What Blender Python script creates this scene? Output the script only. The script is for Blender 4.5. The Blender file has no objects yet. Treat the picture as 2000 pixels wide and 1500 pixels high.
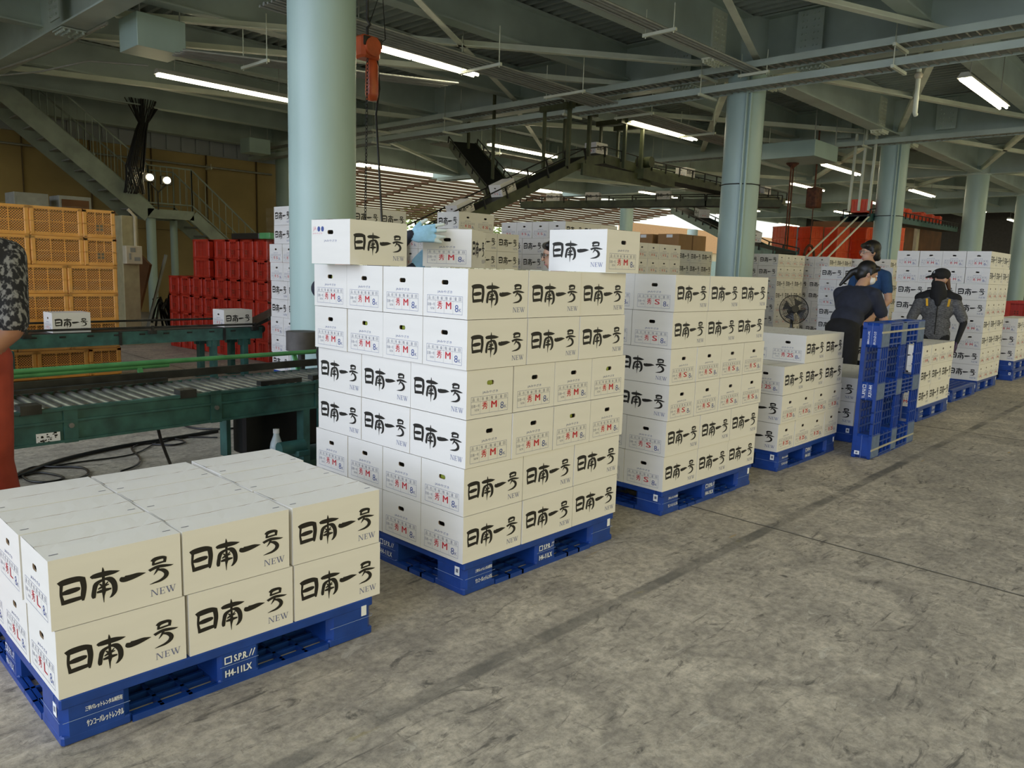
import bpy, math, random
from mathutils import Vector, Matrix
from mathutils.geometry import tessellate_polygon
random.seed(7)
sc = bpy.context.scene
COL = sc.collection

# ------------------------------------------------------------------ camera
cam = bpy.data.cameras.new('camera'); cam.sensor_width = 36.0; cam.lens = 27.296
cam.clip_start = 0.05; cam.clip_end = 300
co = bpy.data.objects.new('camera', cam); COL.objects.link(co)
RG, UP, FW = (0.687275, -0.725758, 0.030469), (0.085152, 0.122151, 0.988852), (0.721389, 0.677019, -0.145751)
co.matrix_world = Matrix(((RG[0], UP[0], -FW[0], -2.2356), (RG[1], UP[1], -FW[1], -2.3502), (RG[2], UP[2], -FW[2], 1.4277), (0, 0, 0, 1)))
sc.camera = co

# ------------------------------------------------------------------ world, exposure
sc.view_settings.view_transform = 'Standard'; sc.view_settings.look = 'None'
sc.view_settings.gamma = 1.0; sc.view_settings.use_curve_mapping = False
sc.view_settings.exposure = 0.35
sc.cycles.use_denoising = True
sc.cycles.max_bounces = 8; sc.cycles.diffuse_bounces = 5; sc.cycles.glossy_bounces = 3
sc.cycles.transparent_max_bounces = 16
sc.cycles.sample_clamp_indirect = 6.0
W = bpy.data.worlds.new('sky'); sc.world = W; W.use_nodes = True
nt = W.node_tree; N = nt.nodes; K = nt.links
bg = N['Background']
def mnode(op, a, b=None, clamp=False, tree=None):
    t = tree or nt
    n = t.nodes.new('ShaderNodeMath'); n.operation = op; n.use_clamp = clamp
    for i, v in enumerate((a, b)):
        if v is None: continue
        if isinstance(v, (int, float)): n.inputs[i].default_value = v
        else: t.links.new(v, n.inputs[i])
    return n.outputs[0]
def mixc(f, a, b, tree=None, mode='MIX'):
    t = tree or nt
    n = t.nodes.new('ShaderNodeMix'); n.data_type = 'RGBA'; n.blend_type = mode
    for i, v in ((0, f), (6, a), (7, b)):
        if isinstance(v, (int, float)): n.inputs[i].default_value = v
        elif isinstance(v, (tuple, list)): n.inputs[i].default_value = (*v[:3], 1)
        else: t.links.new(v, n.inputs[i])
    return n.outputs[2]
tc = N.new('ShaderNodeTexCoord'); sp = N.new('ShaderNodeSeparateXYZ'); K.new(tc.outputs['Generated'], sp.inputs[0])
dx, dy, dz = sp.outputs
west = mnode('POWER', mnode('MULTIPLY', dx, -1.0, True), 4.0)
south = mnode('POWER', mnode('MULTIPLY', dy, -1.0, True), 1.6)
north = mnode('POWER', mnode('MULTIPLY', dy, 1.0, True), 1.5)
c = mixc(0.0, (0.55, 0.62, 0.70), (0, 0, 0))
c = mixc(west, c, (2.9, 3.3, 4.2))
c = mixc(south, c, (0.94, 0.79, 0.28))
c = mixc(north, c, (1.55, 1.65, 1.15))
K.new(c, bg.inputs[0]); bg.inputs[1].default_value = 1.0

# ------------------------------------------------------------------ materials
MATS = {}
def mat(name, col, rough=0.6, metal=0.0, var=0.08, scale=8.0, bump=0.0, col2=None, spec=None, emit=None, es=0.0, stretch=None, lo=0.3, hi=0.7):
    if name in MATS: return MATS[name]
    m = bpy.data.materials.new(name); m.use_nodes = True
    t = m.node_tree; b = t.nodes['Principled BSDF']
    tcn = t.nodes.new('ShaderNodeTexCoord')
    vec = tcn.outputs['Object']
    if stretch:
        mp = t.nodes.new('ShaderNodeMapping'); mp.inputs['Scale'].default_value = stretch
        t.links.new(vec, mp.inputs[0]); vec = mp.outputs[0]
    nz = t.nodes.new('ShaderNodeTexNoise'); nz.inputs['Scale'].default_value = scale; nz.inputs['Detail'].default_value = 6
    t.links.new(vec, nz.inputs['Vector'])
    rp = t.nodes.new('ShaderNodeMapRange'); rp.inputs[1].default_value = lo; rp.inputs[2].default_value = hi
    t.links.new(nz.outputs[0], rp.inputs[0])
    c1 = col; c2 = col2 if col2 else tuple(max(0, x * (1 - 2.2 * var)) for x in col)
    t.links.new(mixc(rp.outputs[0], c2, c1, t), b.inputs['Base Color'])
    b.inputs['Roughness'].default_value = rough; b.inputs['Metallic'].default_value = metal
    if spec is not None: b.inputs['Specular IOR Level'].default_value = spec
    if bump:
        bn = t.nodes.new('ShaderNodeBump'); bn.inputs['Strength'].default_value = bump; bn.inputs['Distance'].default_value = 0.01
        t.links.new(nz.outputs[0], bn.inputs['Height']); t.links.new(bn.outputs[0], b.inputs['Normal'])
    if emit:
        b.inputs['Emission Color'].default_value = (*emit, 1); b.inputs['Emission Strength'].default_value = es
    MATS[name] = m
    return m
CARD = mat('white_cardboard', (0.80, 0.78, 0.745), 0.62, var=0.02, scale=3, bump=0.02, stretch=(1, 1, 6))
CEDGE = mat('cardboard_edge', (0.42, 0.30, 0.20), 0.8)
KRAFT = mat('brown_cardboard', (0.36, 0.20, 0.08), 0.7, var=0.05)
INK = mat('black_ink', (0.012, 0.010, 0.008), 0.55, var=0.2)
BINK = mat('blue_ink', (0.045, 0.08, 0.30), 0.6)
NINK = mat('pale_blue_ink', (0.17, 0.19, 0.36), 0.6)
RINK = mat('red_ink', (0.62, 0.03, 0.05), 0.6)
PINK = mat('pink_ink', (0.75, 0.25, 0.32), 0.6)
GINK = mat('grey_ink', (0.18, 0.19, 0.27), 0.6)
PBLUE = mat('blue_plastic', (0.012, 0.06, 0.33), 0.33, var=0.12, scale=14, bump=0.03)
PSCUF = mat('scuffed_blue_plastic', (0.13, 0.19, 0.33), 0.6, var=0.15, scale=20)
PLINE = mat('pale_blue_line', (0.30, 0.42, 0.75), 0.5)
PWHT = mat('white_print', (0.85, 0.88, 0.92), 0.5, var=0.02)
CREAM = mat('cream_strip', (0.45, 0.43, 0.36), 0.6)
ORNG = mat('amber_plastic', (0.88, 0.42, 0.09), 0.4, var=0.08, scale=6)
RED = mat('red_plastic', (0.52, 0.028, 0.012), 0.42, var=0.12, scale=6)
SCAR = mat('orange_red_plastic', (0.92, 0.10, 0.02), 0.42, var=0.1, scale=6)
CPNT = mat('pale_green_paint', (0.42, 0.57, 0.54), 0.38, var=0.06, scale=2.5, bump=0.02, stretch=(1, 1, 0.4))
STEEL = mat("grey_green_steel", (0.55, 0.66, 0.61), 0.5, var=0.12, scale=1.2)
BRACE = mat("pale_brace_paint", (0.84, 0.90, 0.76), 0.5, var=0.1, scale=2)
COND = mat('conduit_metal', (0.42, 0.44, 0.41), 0.38, metal=0.35, var=0.1)
DECK = mat("roof_deck_metal", (0.46, 0.53, 0.51), 0.55, var=0.2, scale=0.6)
GREEN = mat('teal_machine_paint', (0.045, 0.15, 0.135), 0.45, var=0.25, scale=9, bump=0.03)
OLIVE = mat('olive_machine_paint', (0.085, 0.10, 0.045), 0.5, var=0.25, scale=5)
LGRN = mat('light_green_rail', (0.10, 0.36, 0.13), 0.45, var=0.15)
DARK = mat('dark_rubber', (0.018, 0.018, 0.016), 0.6, var=0.3)
ROLL = mat('worn_roller_steel', (0.30, 0.30, 0.28), 0.34, metal=0.7, var=0.2)
IRON = mat('dark_iron', (0.05, 0.05, 0.045), 0.5, metal=0.4, var=0.3)
RUST = mat('rusty_iron', (0.17, 0.055, 0.025), 0.7, var=0.35, scale=12)
WALLB = mat('tan_wall_board', (0.42, 0.32, 0.145), 0.75, var=0.12, scale=0.9)
WPALE = mat('pale_cladding', (0.36, 0.40, 0.45), 0.6, var=0.08, scale=1)
STAIR = mat('stair_paint', (0.34, 0.41, 0.37), 0.5, var=0.15, scale=3)
STEELB = mat('beige_panel_paint', (0.42, 0.38, 0.23), 0.5, var=0.1)
IVORY = mat('ivory_plastic', (0.60, 0.55, 0.42), 0.4, var=0.06)
GREY = mat('grey_paint', (0.30, 0.32, 0.31), 0.5, var=0.1)
BROWN = mat('brown_wood', (0.16, 0.062, 0.018), 0.6, var=0.2, scale=3)
SLAT = mat('awning_slat', (0.42, 0.26, 0.17), 0.6, var=0.15, scale=2)
SALMON = mat('salmon_panel', (0.80, 0.50, 0.30), 0.6, var=0.05)
FRUIT = mat('green_mandarin_skin', (0.30, 0.36, 0.035), 0.4, var=0.2, scale=30, bump=0.1)
HOIST = mat('hoist_orange', (0.55, 0.10, 0.03), 0.35, var=0.15)
GLOSSK = mat('black_plastic', (0.012, 0.012, 0.013), 0.35, var=0.2)
LTUBE = mat('lit_tube', (1, 1, 1), 0.4, var=0.0, emit=(1.0, 0.88, 0.60), es=12.0)
FLOOD = mat('lit_flood_lens', (1, 1, 1), 0.4, var=0.0, emit=(1.0, 0.86, 0.5), es=60.0)
LAMPW = mat('lamp_housing_white', (0.55, 0.56, 0.52), 0.4, var=0.05)

def film_mat(name, op=0.10, tint=(0.9, 0.9, 0.88)):
    m = bpy.data.materials.new(name); m.use_nodes = True; t = m.node_tree; n = t.nodes
    out = n['Material Output']; n.remove(n['Principled BSDF'])
    tr = n.new('ShaderNodeBsdfTransparent'); gl = n.new('ShaderNodeBsdfGlossy'); gl.inputs['Roughness'].default_value = 0.12
    gl.inputs['Color'].default_value = (*tint, 1)
    tcn = n.new('ShaderNodeTexCoord'); mp = n.new('ShaderNodeMapping'); mp.inputs['Scale'].default_value = (2, 2, 14)
    nz = n.new('ShaderNodeTexNoise'); nz.inputs['Scale'].default_value = 2.2; nz.inputs['Detail'].default_value = 5
    t.links.new(tcn.outputs['Object'], mp.inputs[0]); t.links.new(mp.outputs[0], nz.inputs['Vector'])
    bn = n.new('ShaderNodeBump'); bn.inputs['Strength'].default_value = 0.6; bn.inputs['Distance'].default_value = 0.03
    t.links.new(nz.outputs[0], bn.inputs['Height']); t.links.new(bn.outputs[0], gl.inputs['Normal'])
    fr = n.new('ShaderNodeMapRange'); fr.inputs[1].default_value = 0.45; fr.inputs[2].default_value = 0.75
    fr.inputs[3].default_value = op * 0.5; fr.inputs[4].default_value = op * 2.2
    t.links.new(nz.outputs[0], fr.inputs[0])
    mx = n.new('ShaderNodeMixShader'); t.links.new(fr.outputs[0], mx.inputs[0]); t.links.new(tr.outputs[0], mx.inputs[1]); t.links.new(gl.outputs[0], mx.inputs[2])
    t.links.new(mx.outputs[0], out.inputs[0])
    return m
FILM = film_mat('clear_stretch_film', .05)
def lattice_mat(name, col, scale=62.0, fill=0.62, diag=True, cell_shade=(0.05, 0.02, 0.012)):
    # moulded plastic lattice, left opaque; shade inside its cells painted as dark colour
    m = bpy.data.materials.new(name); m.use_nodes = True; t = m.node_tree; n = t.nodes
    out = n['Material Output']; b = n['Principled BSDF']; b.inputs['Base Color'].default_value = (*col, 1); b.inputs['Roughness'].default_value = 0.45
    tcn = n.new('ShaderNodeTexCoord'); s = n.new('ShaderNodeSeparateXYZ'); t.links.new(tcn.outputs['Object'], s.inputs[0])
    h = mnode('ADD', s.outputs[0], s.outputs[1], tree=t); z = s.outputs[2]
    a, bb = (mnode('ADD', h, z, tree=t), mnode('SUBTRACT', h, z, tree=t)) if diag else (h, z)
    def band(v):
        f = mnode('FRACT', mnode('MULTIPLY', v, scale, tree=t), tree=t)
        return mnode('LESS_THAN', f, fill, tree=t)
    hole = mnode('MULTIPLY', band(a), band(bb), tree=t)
    t.links.new(mixc(hole, col, cell_shade, t), b.inputs['Base Color'])
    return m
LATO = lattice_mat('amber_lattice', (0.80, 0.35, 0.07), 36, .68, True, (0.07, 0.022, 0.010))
LATR = lattice_mat('red_lattice', (0.42, 0.02, 0.01), 50, 0.45, False, (0.20, 0.012, 0.008))
LATS = lattice_mat('scarlet_lattice', (0.85, 0.08, 0.015), 26, 0.35, False, (0.35, 0.03, 0.01))

def floor_mat():
    m = bpy.data.materials.new('worn_concrete'); m.use_nodes = True; t = m.node_tree; n = t.nodes; L = t.links
    b = n['Principled BSDF']; tcn = n.new('ShaderNodeTexCoord'); P = tcn.outputs['Object']
    def noise(scale, det=6, rot=None, st=None, rough=0.6, dist=0.0):
        v = P
        if st or rot:
            mp = n.new('ShaderNodeMapping'); mp.inputs['Scale'].default_value = st or (1, 1, 1); mp.inputs['Rotation'].default_value = (0, 0, rot or 0); L.new(v, mp.inputs[0]); v = mp.outputs[0]
        z = n.new('ShaderNodeTexNoise'); z.inputs['Scale'].default_value = scale; z.inputs['Detail'].default_value = det; z.inputs['Roughness'].default_value = rough; z.inputs['Distortion'].default_value = dist
        L.new(v, z.inputs['Vector']); return z.outputs[0]
    def rng(v, a, bb, c=0.0, d=1.0):
        r = n.new('ShaderNodeMapRange'); r.inputs[1].default_value = a; r.inputs[2].default_value = bb; r.inputs[3].default_value = c; r.inputs[4].default_value = d; L.new(v, r.inputs[0]); return r.outputs[0]
    big = noise(0.5, 5); mid = noise(3.0, 8, dist=1.2); fine = noise(26, 8, rough=0.75)
    scr = noise(7, 9, rot=0.75, st=(0.45, 1.5, 1), rough=0.72, dist=2.2); scr2 = noise(15, 9, rot=-.2, st=(1.4, .5, 1), rough=.75, dist=2.5)
    c = mixc(rng(big, 0.35, 0.65), (0.48, 0.425, 0.34), (0.63, 0.56, 0.455), t)
    c = mixc(rng(mid, 0.38, 0.62), (0.37, 0.33, 0.275), c, t)
    c = mixc(rng(fine, 0.35, 0.6), mixc(0.6, c, (0.10, 0.095, 0.08), t), c, t)
    c = mixc(rng(scr, 0.56, 0.66, 0, 0.8), c, (0.075, 0.07, 0.06), t)
    c = mixc(rng(scr2, 0.58, 0.68, 0, 0.6), c, (0.11, 0.10, 0.085), t)
    c = mixc(rng(scr, 0.42, 0.32, 0, 0.45), c, (0.72, 0.68, 0.58), t)
    spots = noise(4.3, 2); c = mixc(rng(spots, 0.73, 0.76, 0, 0.8), c, (0.05, 0.045, 0.04), t)
    s = n.new('ShaderNodeSeparateXYZ'); L.new(P, s.inputs[0]); X, Y = s.outputs[0], s.outputs[1]
    wob = mnode('MULTIPLY', mnode('SUBTRACT', mid, 0.5, tree=t), 0.05, tree=t)
    # dark worn strip parallel to the pallets, with flaking tape in places
    dl = mnode('ABSOLUTE', mnode('ADD', mnode('ADD', Y, 0.5, tree=t), mnode('MULTIPLY', wob, 0.6, tree=t), tree=t), tree=t)
    strip = rng(dl, 0.042, 0.026); pat = rng(noise(1.6, 4, st=(1, 1.0, 1)), 0.40, 0.60, 0.15, 0.8)
    c = mixc(mnode('MULTIPLY', strip, pat, tree=t), c, (0.085, 0.083, 0.075), t)
    tape = mnode('MULTIPLY', strip, rng(noise(3.5, 4, st=(1, 3, 1)), 0.62, 0.68), tree=t)
    c = mixc(mnode('MULTIPLY', tape, 0.6, tree=t), c, (0.30, 0.25, 0.10), t)
    # slab joints across the aisle
    jx = mnode('ABSOLUTE', mnode('SUBTRACT', mnode('ADD', X, mnode('MULTIPLY', wob, 0.5, tree=t), tree=t), mnode('ADD', 1.97, mnode('MULTIPLY', Y, 0.03, tree=t), tree=t), tree=t), tree=t)
    jy = mnode('ABSOLUTE', mnode('SUBTRACT', X, 6.2, tree=t), tree=t)
    joint = mnode('MAXIMUM', rng(jx, 0.011, 0.004), rng(jy, 0.014, 0.005), tree=t)
    c = mixc(mnode('MULTIPLY', joint, 0.85, tree=t), c, (0.045, 0.042, 0.037), t)
    ye = mnode('MULTIPLY', rng(noise(2.6, 2, rot=0.3, st=(0.6, 4, 1)), 0.715, 0.73), rng(noise(0.8, 1), 0.5, 0.55), tree=t)
    c = mixc(mnode('MULTIPLY', ye, 0.55, tree=t), c, (0.45, 0.28, 0.05), t)
    L.new(c, b.inputs['Base Color'])
    L.new(rng(mid, 0.3, 0.7, 0.55, 0.8), b.inputs['Roughness'])
    bn = n.new('ShaderNodeBump'); bn.inputs['Strength'].default_value = 0.7; bn.inputs['Distance'].default_value = 0.008
    hh = mnode('SUBTRACT', mnode('ADD', scr, mnode('MULTIPLY', fine, 0.5, tree=t), tree=t), mnode('MULTIPLY', joint, 1.5, tree=t), tree=t)
    L.new(hh, bn.inputs['Height']); L.new(bn.outputs[0], b.inputs['Normal'])
    return m
FLOORM = floor_mat()

# ------------------------------------------------------------------ mesh building
class MB:
    def __init__(s): s.v = []; s.f = []; s.m = []; s.sm = []
    def add(s, vs, fs, m=0, smooth=False):
        o = len(s.v); s.v += [tuple(x) for x in vs]
        for f in fs: s.f.append(tuple(i + o for i in f)); s.m.append(m); s.sm.append(smooth)
        return s
    def box(s, a, b, m=0):
        x0, y0, z0 = a; x1, y1, z1 = b
        return s.add([(x0, y0, z0), (x1, y0, z0), (x1, y1, z0), (x0, y1, z0), (x0, y0, z1), (x1, y0, z1), (x1, y1, z1), (x0, y1, z1)],
              [(0, 3, 2, 1), (4, 5, 6, 7), (0, 1, 5, 4), (1, 2, 6, 5), (2, 3, 7, 6), (3, 0, 4, 7)], m)
    def bev(s, a, b, r=0.01, m=0):     # box with chamfered vertical edges and top/bottom edges
        x0, y0, z0 = a; x1, y1, z1 = b
        def ring(i, z): return [(x0 + r, y0 + i, z), (x1 - r, y0 + i, z), (x1 - i, y0 + r, z), (x1 - i, y1 - r, z), (x1 - r, y1 - i, z), (x0 + r, y1 - i, z), (x0 + i, y1 - r, z), (x0 + i, y0 + r, z)]
        h = r * 0.6
        vs = ring(h, z0) + ring(0, z0 + h) + ring(0, z1 - h) + ring(h, z1)
        fs = [tuple(range(7, -1, -1)), tuple(range(24, 32))]
        for k in range(3):
            for i in range(8): j = (i + 1) % 8; fs.append((k * 8 + i, k * 8 + j, k * 8 + 8 + j, k * 8 + 8 + i))
        return s.add(vs, fs, m)
    def bar(s, p, q, w, h, m=0, up=(0, 0, 1)):     # rectangular bar from p to q
        p = Vector(p); q = Vector(q); d = (q - p).normalized(); u = Vector(up)
        if abs(d.dot(u)) > 0.99: u = Vector((1, 0, 0))
        r = d.cross(u).normalized(); u = r.cross(d)
        vs = []
        for c in (p, q):
            for a, b in ((-1, -1), (1, -1), (1, 1), (-1, 1)): vs.append(c + r * (a * w / 2) + u * (b * h / 2))
        return s.add(vs, [(0, 1, 2, 3), (7, 6, 5, 4), (0, 4, 5, 1), (1, 5, 6, 2), (2, 6, 7, 3), (3, 7, 4, 0)], m)
    def tube(s, pts, r, n=8, m=0, cap=True, rs=None):
        P = [Vector(p) for p in pts]; rings = []; ref = None
        for i, p in enumerate(P):
            d = ((P[min(i + 1, len(P) - 1)] - P[max(i - 1, 0)])).normalized()
            if ref is None:
                ref = Vector((0, 0, 1)) if abs(d.z) < 0.9 else Vector((1, 0, 0))
            a = (ref - d * ref.dot(d)).normalized(); b = d.cross(a); ref = a
            rr = rs[i] if rs else r
            rings.append([p + (a * math.cos(2 * math.pi * k / n) + b * math.sin(2 * math.pi * k / n)) * rr for k in range(n)])
        vs = [v for R_ in rings for v in R_]; fs = []
        for i in range(len(P) - 1):
            for k in range(n): j = (k + 1) % n; fs.append((i * n + k, i * n + j, i * n + n + j, i * n + n + k))
        s.add(vs, fs, m, True)
        if cap:
            s.add(rings[0], [tuple(range(n - 1, -1, -1))], m); s.add(rings[-1], [tuple(range(n))], m)
        return s
    def lathe(s, prof, c=(0, 0, 0), n=24, m=0, smooth=True):
        vs = []; fs = []
        for r, z in prof:
            for k in range(n): a = 2 * math.pi * k / n; vs.append((c[0] + r * math.cos(a), c[1] + r * math.sin(a), c[2] + z))
        for i in range(len(prof) - 1):
            for k in range(n): j = (k + 1) % n; fs.append((i * n + k, i * n + j, i * n + n + j, i * n + n + k))
        return s.add(vs, fs, m, smooth)
    def ball(s, c, r, m=0, n=16, k=10, M=None):
        vs = []; fs = []
        rx, ry, rz = r if isinstance(r, tuple) else (r, r, r)
        for i in range(k + 1):
            t = math.pi * i / k
            for j in range(n):
                a = 2 * math.pi * j / n; v = Vector((rx * math.sin(t) * math.cos(a), ry * math.sin(t) * math.sin(a), rz * math.cos(t)))
                if M: v = M @ v
                vs.append(v + Vector(c))
        for i in range(k):
            for j in range(n): q = (j + 1) % n; fs.append((i * n + j, i * n + n + j, i * n + n + q, i * n + q))
        return s.add(vs, fs, m, True)
    def ibeam(s, p, q, h, w, tw=0.016, tf=0.025, m=0):      # p, q at the bottom centre line
        p = Vector(p); q = Vector(q); z = Vector((0, 0, 1))
        s.bar(p + z * tf / 2, q + z * tf / 2, w, tf, m); s.bar(p + z * (h - tf / 2), q + z * (h - tf / 2), w, tf, m)
        s.bar(p + z * h / 2, q + z * h / 2, tw, h - 2 * tf, m); return s
    def put(s, tris, f, m=0):       # planar triangles (verts2d, faces) mapped by f(x, y) -> point
        vs, fs = tris; return s.add([f(x, y) for x, y in vs], fs, m)
    def mesh(s, name, mats):
        me = bpy.data.meshes.new(name); me.from_pydata(s.v, [], s.f)
        for x in mats: me.materials.append(x)
        if len(mats) > 1: me.polygons.foreach_set('material_index', s.m)
        if any(s.sm): me.polygons.foreach_set('use_smooth', s.sm)
        me.update(); return me
    def build(s, name, mats, parent=None, loc=None, rotz=None):
        if not isinstance(mats, (list, tuple)): mats = [mats]
        return obj(name, s.mesh(name, mats), parent, loc, rotz)
def obj(name, me, parent=None, loc=None, rotz=None):
    o = bpy.data.objects.new(name, me); COL.objects.link(o)
    if parent: o.parent = parent
    if loc is not None: o.location = loc
    if rotz is not None: o.rotation_euler = (0, 0, rotz)
    return o
def tag(o, label, cat, group=None, kind=None):
    o['label'] = label; o['category'] = cat
    if group: o['group'] = group
    if kind: o['kind'] = kind
    return o
def struct(o, label=None, cat=None):
    o['kind'] = 'structure'
    if label: o['label'] = label
    if cat: o['category'] = cat
    return o
def thing(name, label, cat, loc=(0, 0, 0), rotz=0, group=None):
    o = bpy.data.objects.new(name, None); COL.objects.link(o); o.empty_display_size = 0.1
    o.location = loc; o.rotation_euler = (0, 0, rotz); return tag(o, label, cat, group)
def dup(root, loc=None, rotz=None):
    r = root.copy(); COL.objects.link(r)
    if loc is not None: r.location = loc
    if rotz is not None: r.rotation_euler = (0, 0, rotz)
    for ch in list(root.children):
        c_ = ch.copy(); COL.objects.link(c_); c_.parent = r
        for g in list(ch.children):
            d_ = g.copy(); COL.objects.link(d_); d_.parent = c_
    return r
ORD = ['bottom', 'second', 'third', 'fourth', 'fifth', 'sixth', 'seventh', 'eighth', 'ninth', 'tenth']
NTH = ['first', 'second', 'third', 'fourth', 'fifth', 'sixth', 'seventh', 'eighth', 'ninth', 'tenth', 'eleventh', 'twelfth']

# ------------------------------------------------------------------ lettering
def poly2(outer, holes=()):
    loops = [[Vector((x, y, 0)) for x, y in l] for l in (outer, *holes)]
    tr = tessellate_polygon(loops); vs = [(v.x, v.y) for l in loops for v in l]
    fs = []
    for t in tr:
        a, b, c_ = (vs[i] for i in t)
        fs.append(t if (b[0] - a[0]) * (c_[1] - a[1]) - (b[1] - a[1]) * (c_[0] - a[0]) > 0 else t[::-1])
    return vs, fs
_tc = {}
def text(body, size=1.0, bold=0.0):
    key = (body, size, bold)
    if key in _tc: return _tc[key]
    cu = bpy.data.curves.new('t', 'FONT'); cu.body = body; cu.size = size; cu.resolution_u = 3; cu.offset = bold
    o = bpy.data.objects.new('t', cu); COL.objects.link(o)
    dg = bpy.context.evaluated_depsgraph_get(); ev = o.evaluated_get(dg); me = ev.to_mesh()
    vs = [(v.co.x, v.co.y) for v in me.vertices]; fs = []
    for p in me.polygons:
        q = list(p.vertices); ar = sum(vs[q[i]][0] * vs[q[(i + 1) % len(q)]][1] - vs[q[(i + 1) % len(q)]][0] * vs[q[i]][1] for i in range(len(q)))
        fs.append(tuple(q) if ar > 0 else tuple(q[::-1]))
    ev.to_mesh_clear(); bpy.data.objects.remove(o); bpy.data.curves.remove(cu)
    _tc[key] = (vs, fs); return _tc[key]
def fit(tri, x0, y0, x1, y1):       # stretch lettering to a rectangle
    vs, fs = tri
    if not vs: return tri
    a = min(v[0] for v in vs); b = max(v[0] for v in vs); c_ = min(v[1] for v in vs); d = max(v[1] for v in vs)
    return [(x0 + (x - a) / (b - a + 1e-9) * (x1 - x0), y0 + (y - c_) / (d - c_ + 1e-9) * (y1 - y0)) for x, y in vs], fs
def ribbon(pts, sub=5, mn=2):             # brush stroke of varying width
    P = []
    n = len(pts)
    for i in range(n - 1):
        p0, p1, p2, p3 = pts[max(i - 1, 0)], pts[i], pts[i + 1], pts[min(i + 2, n - 1)]
        for k in range(sub):
            t = k / sub
            P.append(tuple(0.5 * (2 * p1[j] + (p2[j] - p0[j]) * t + (2 * p0[j] - 5 * p1[j] + 4 * p2[j] - p3[j]) * t * t + (3 * p1[j] - p0[j] - 3 * p2[j] + p3[j]) * t ** 3) for j in range(3)))
    P.append(pts[-1]); vs = []; fs = []
    for i, (x, y, w) in enumerate(P):
        a = P[max(i - 1, 0)]; b = P[min(i + 1, len(P) - 1)]; dx_, dy_ = b[0] - a[0], b[1] - a[1]; l = math.hypot(dx_, dy_) or 1
        nx, ny = -dy_ / l, dx_ / l; w = max(w, mn)
        vs += [(x + nx * w / 2, y + ny * w / 2), (x - nx * w / 2, y - ny * w / 2)]
        if i: q = 2 * i; fs.append((q - 2, q, q + 1, q - 1))
    return vs, fs
STK = [[(878, 338, 52), (920, 322, 70), (1000, 316, 66), (1052, 335, 46)], [(897, 350, 24), (891, 450, 20), (898, 520, 24), (903, 575, 26)],
       [(1040, 315, 44), (1050, 420, 40), (1042, 520, 36), (1040, 580, 16)], [(898, 447, 34), (940, 440, 60), (1000, 432, 52), (1024, 433, 24)], [(898, 553, 50), (960, 546, 52), (1035, 540, 42)],
       [(1188, 250, 4), (1190, 300, 20), (1190, 392, 22)], [(1101, 345, 30), (1130, 333, 56), (1210, 330, 62), (1270, 335, 40), (1312, 334, 3)],
       [(1192, 392, 26), (1140, 422, 40), (1122, 490, 34), (1115, 555, 34), (1117, 588, 20)], [(1190, 390, 22), (1235, 402, 46), (1266, 470, 42), (1268, 560, 38), (1245, 612, 22), (1228, 622, 6)],
       [(1190, 385, 18), (1190, 450, 22), (1190, 530, 30), (1186, 590, 14), (1186, 664, 4)], [(1148, 495, 10), (1175, 478, 26), (1228, 462, 12)], [(1138, 528, 22), (1190, 522, 42), (1244, 520, 18)],
       [(1160, 435, 12), (1178, 462, 18)], [(1222, 430, 10), (1200, 465, 18)],
       [(1316, 418, 10), (1335, 445, 70), (1380, 447, 68), (1440, 437, 54), (1475, 435, 30), (1507, 434, 3)],
       [(1562, 322, 40), (1585, 298, 46), (1640, 294, 36), (1668, 312, 30)], [(1570, 318, 20), (1567, 368, 24)], [(1663, 306, 26), (1656, 362, 24)], [(1563, 360, 24), (1610, 354, 24), (1665, 350, 20)],
       [(1533, 424, 34), (1555, 412, 34), (1600, 396, 36), (1650, 402, 36), (1700, 412, 22), (1728, 412, 3)], [(1606, 412, 24), (1590, 450, 18), (1568, 486, 5)],
       [(1596, 432, 16), (1640, 450, 36), (1668, 495, 38), (1660, 540, 38), (1620, 572, 30), (1570, 584, 18), (1533, 592, 4)]]
def newword():
    # serif capitals N E W in a 10-high grid
    out = []
    def q(x0, y0, x1, y1): out.append(([(x0, y0), (x1, y0), (x1, y1), (x0, y1)], [(0, 1, 2, 3)]))
    def d(x0, y0, x1, y1, w): out.append(([(x0, y0), (x0 + w, y0), (x1 + w, y1), (x1, y1)], [(0, 1, 2, 3)] if y1 > y0 else [(3, 2, 1, 0)]))
    q(1, 0, 1.6, 10); q(0, 0, 2.6, .5); q(0, 9.5, 2, 10); d(1, 10, 6.6, 0, 1.5); q(7.4, 0, 8, 10); q(6.2, 9.5, 9.2, 10)
    q(10.8, 0, 12.2, 10); q(10, 0, 16, .55); q(10, 9.45, 16, 10); q(12, 4.7, 14.8, 5.3); q(15.4, 0, 16, 2.4); q(15.2, 7.8, 15.8, 10); q(14.4, 3.8, 14.9, 6.3)
    d(17.6, 10, 20.4, 0, 1.4); d(20.8, 0, 23.0, 10, .6); d(21.8, 10, 24.6, 0, 1.4); d(25.0, 0, 27.4, 10, .6); q(16.8, 9.5, 20, 10); q(21.2, 9.5, 24.4, 10); q(26.2, 9.5, 28.8, 10)
    vs = []; fs = []
    for a, b in out: fs += [tuple(i + len(vs) for i in f) for f in b]; vs += a
    return vs, fs
NEWW = newword()
def rrect(cx, cy, w, h, r, n=5):
    p = []
    for sx, sy, a0 in ((1, 1, 0), (-1, 1, 90), (-1, -1, 180), (1, -1, 270)):
        for k in range(n + 1):
            a = math.radians(a0 + 90 * k / n); p.append((cx + sx * (w / 2 - r) + r * math.cos(a), cy + sy * (h / 2 - r) + r * math.sin(a)))
    return p

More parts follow.
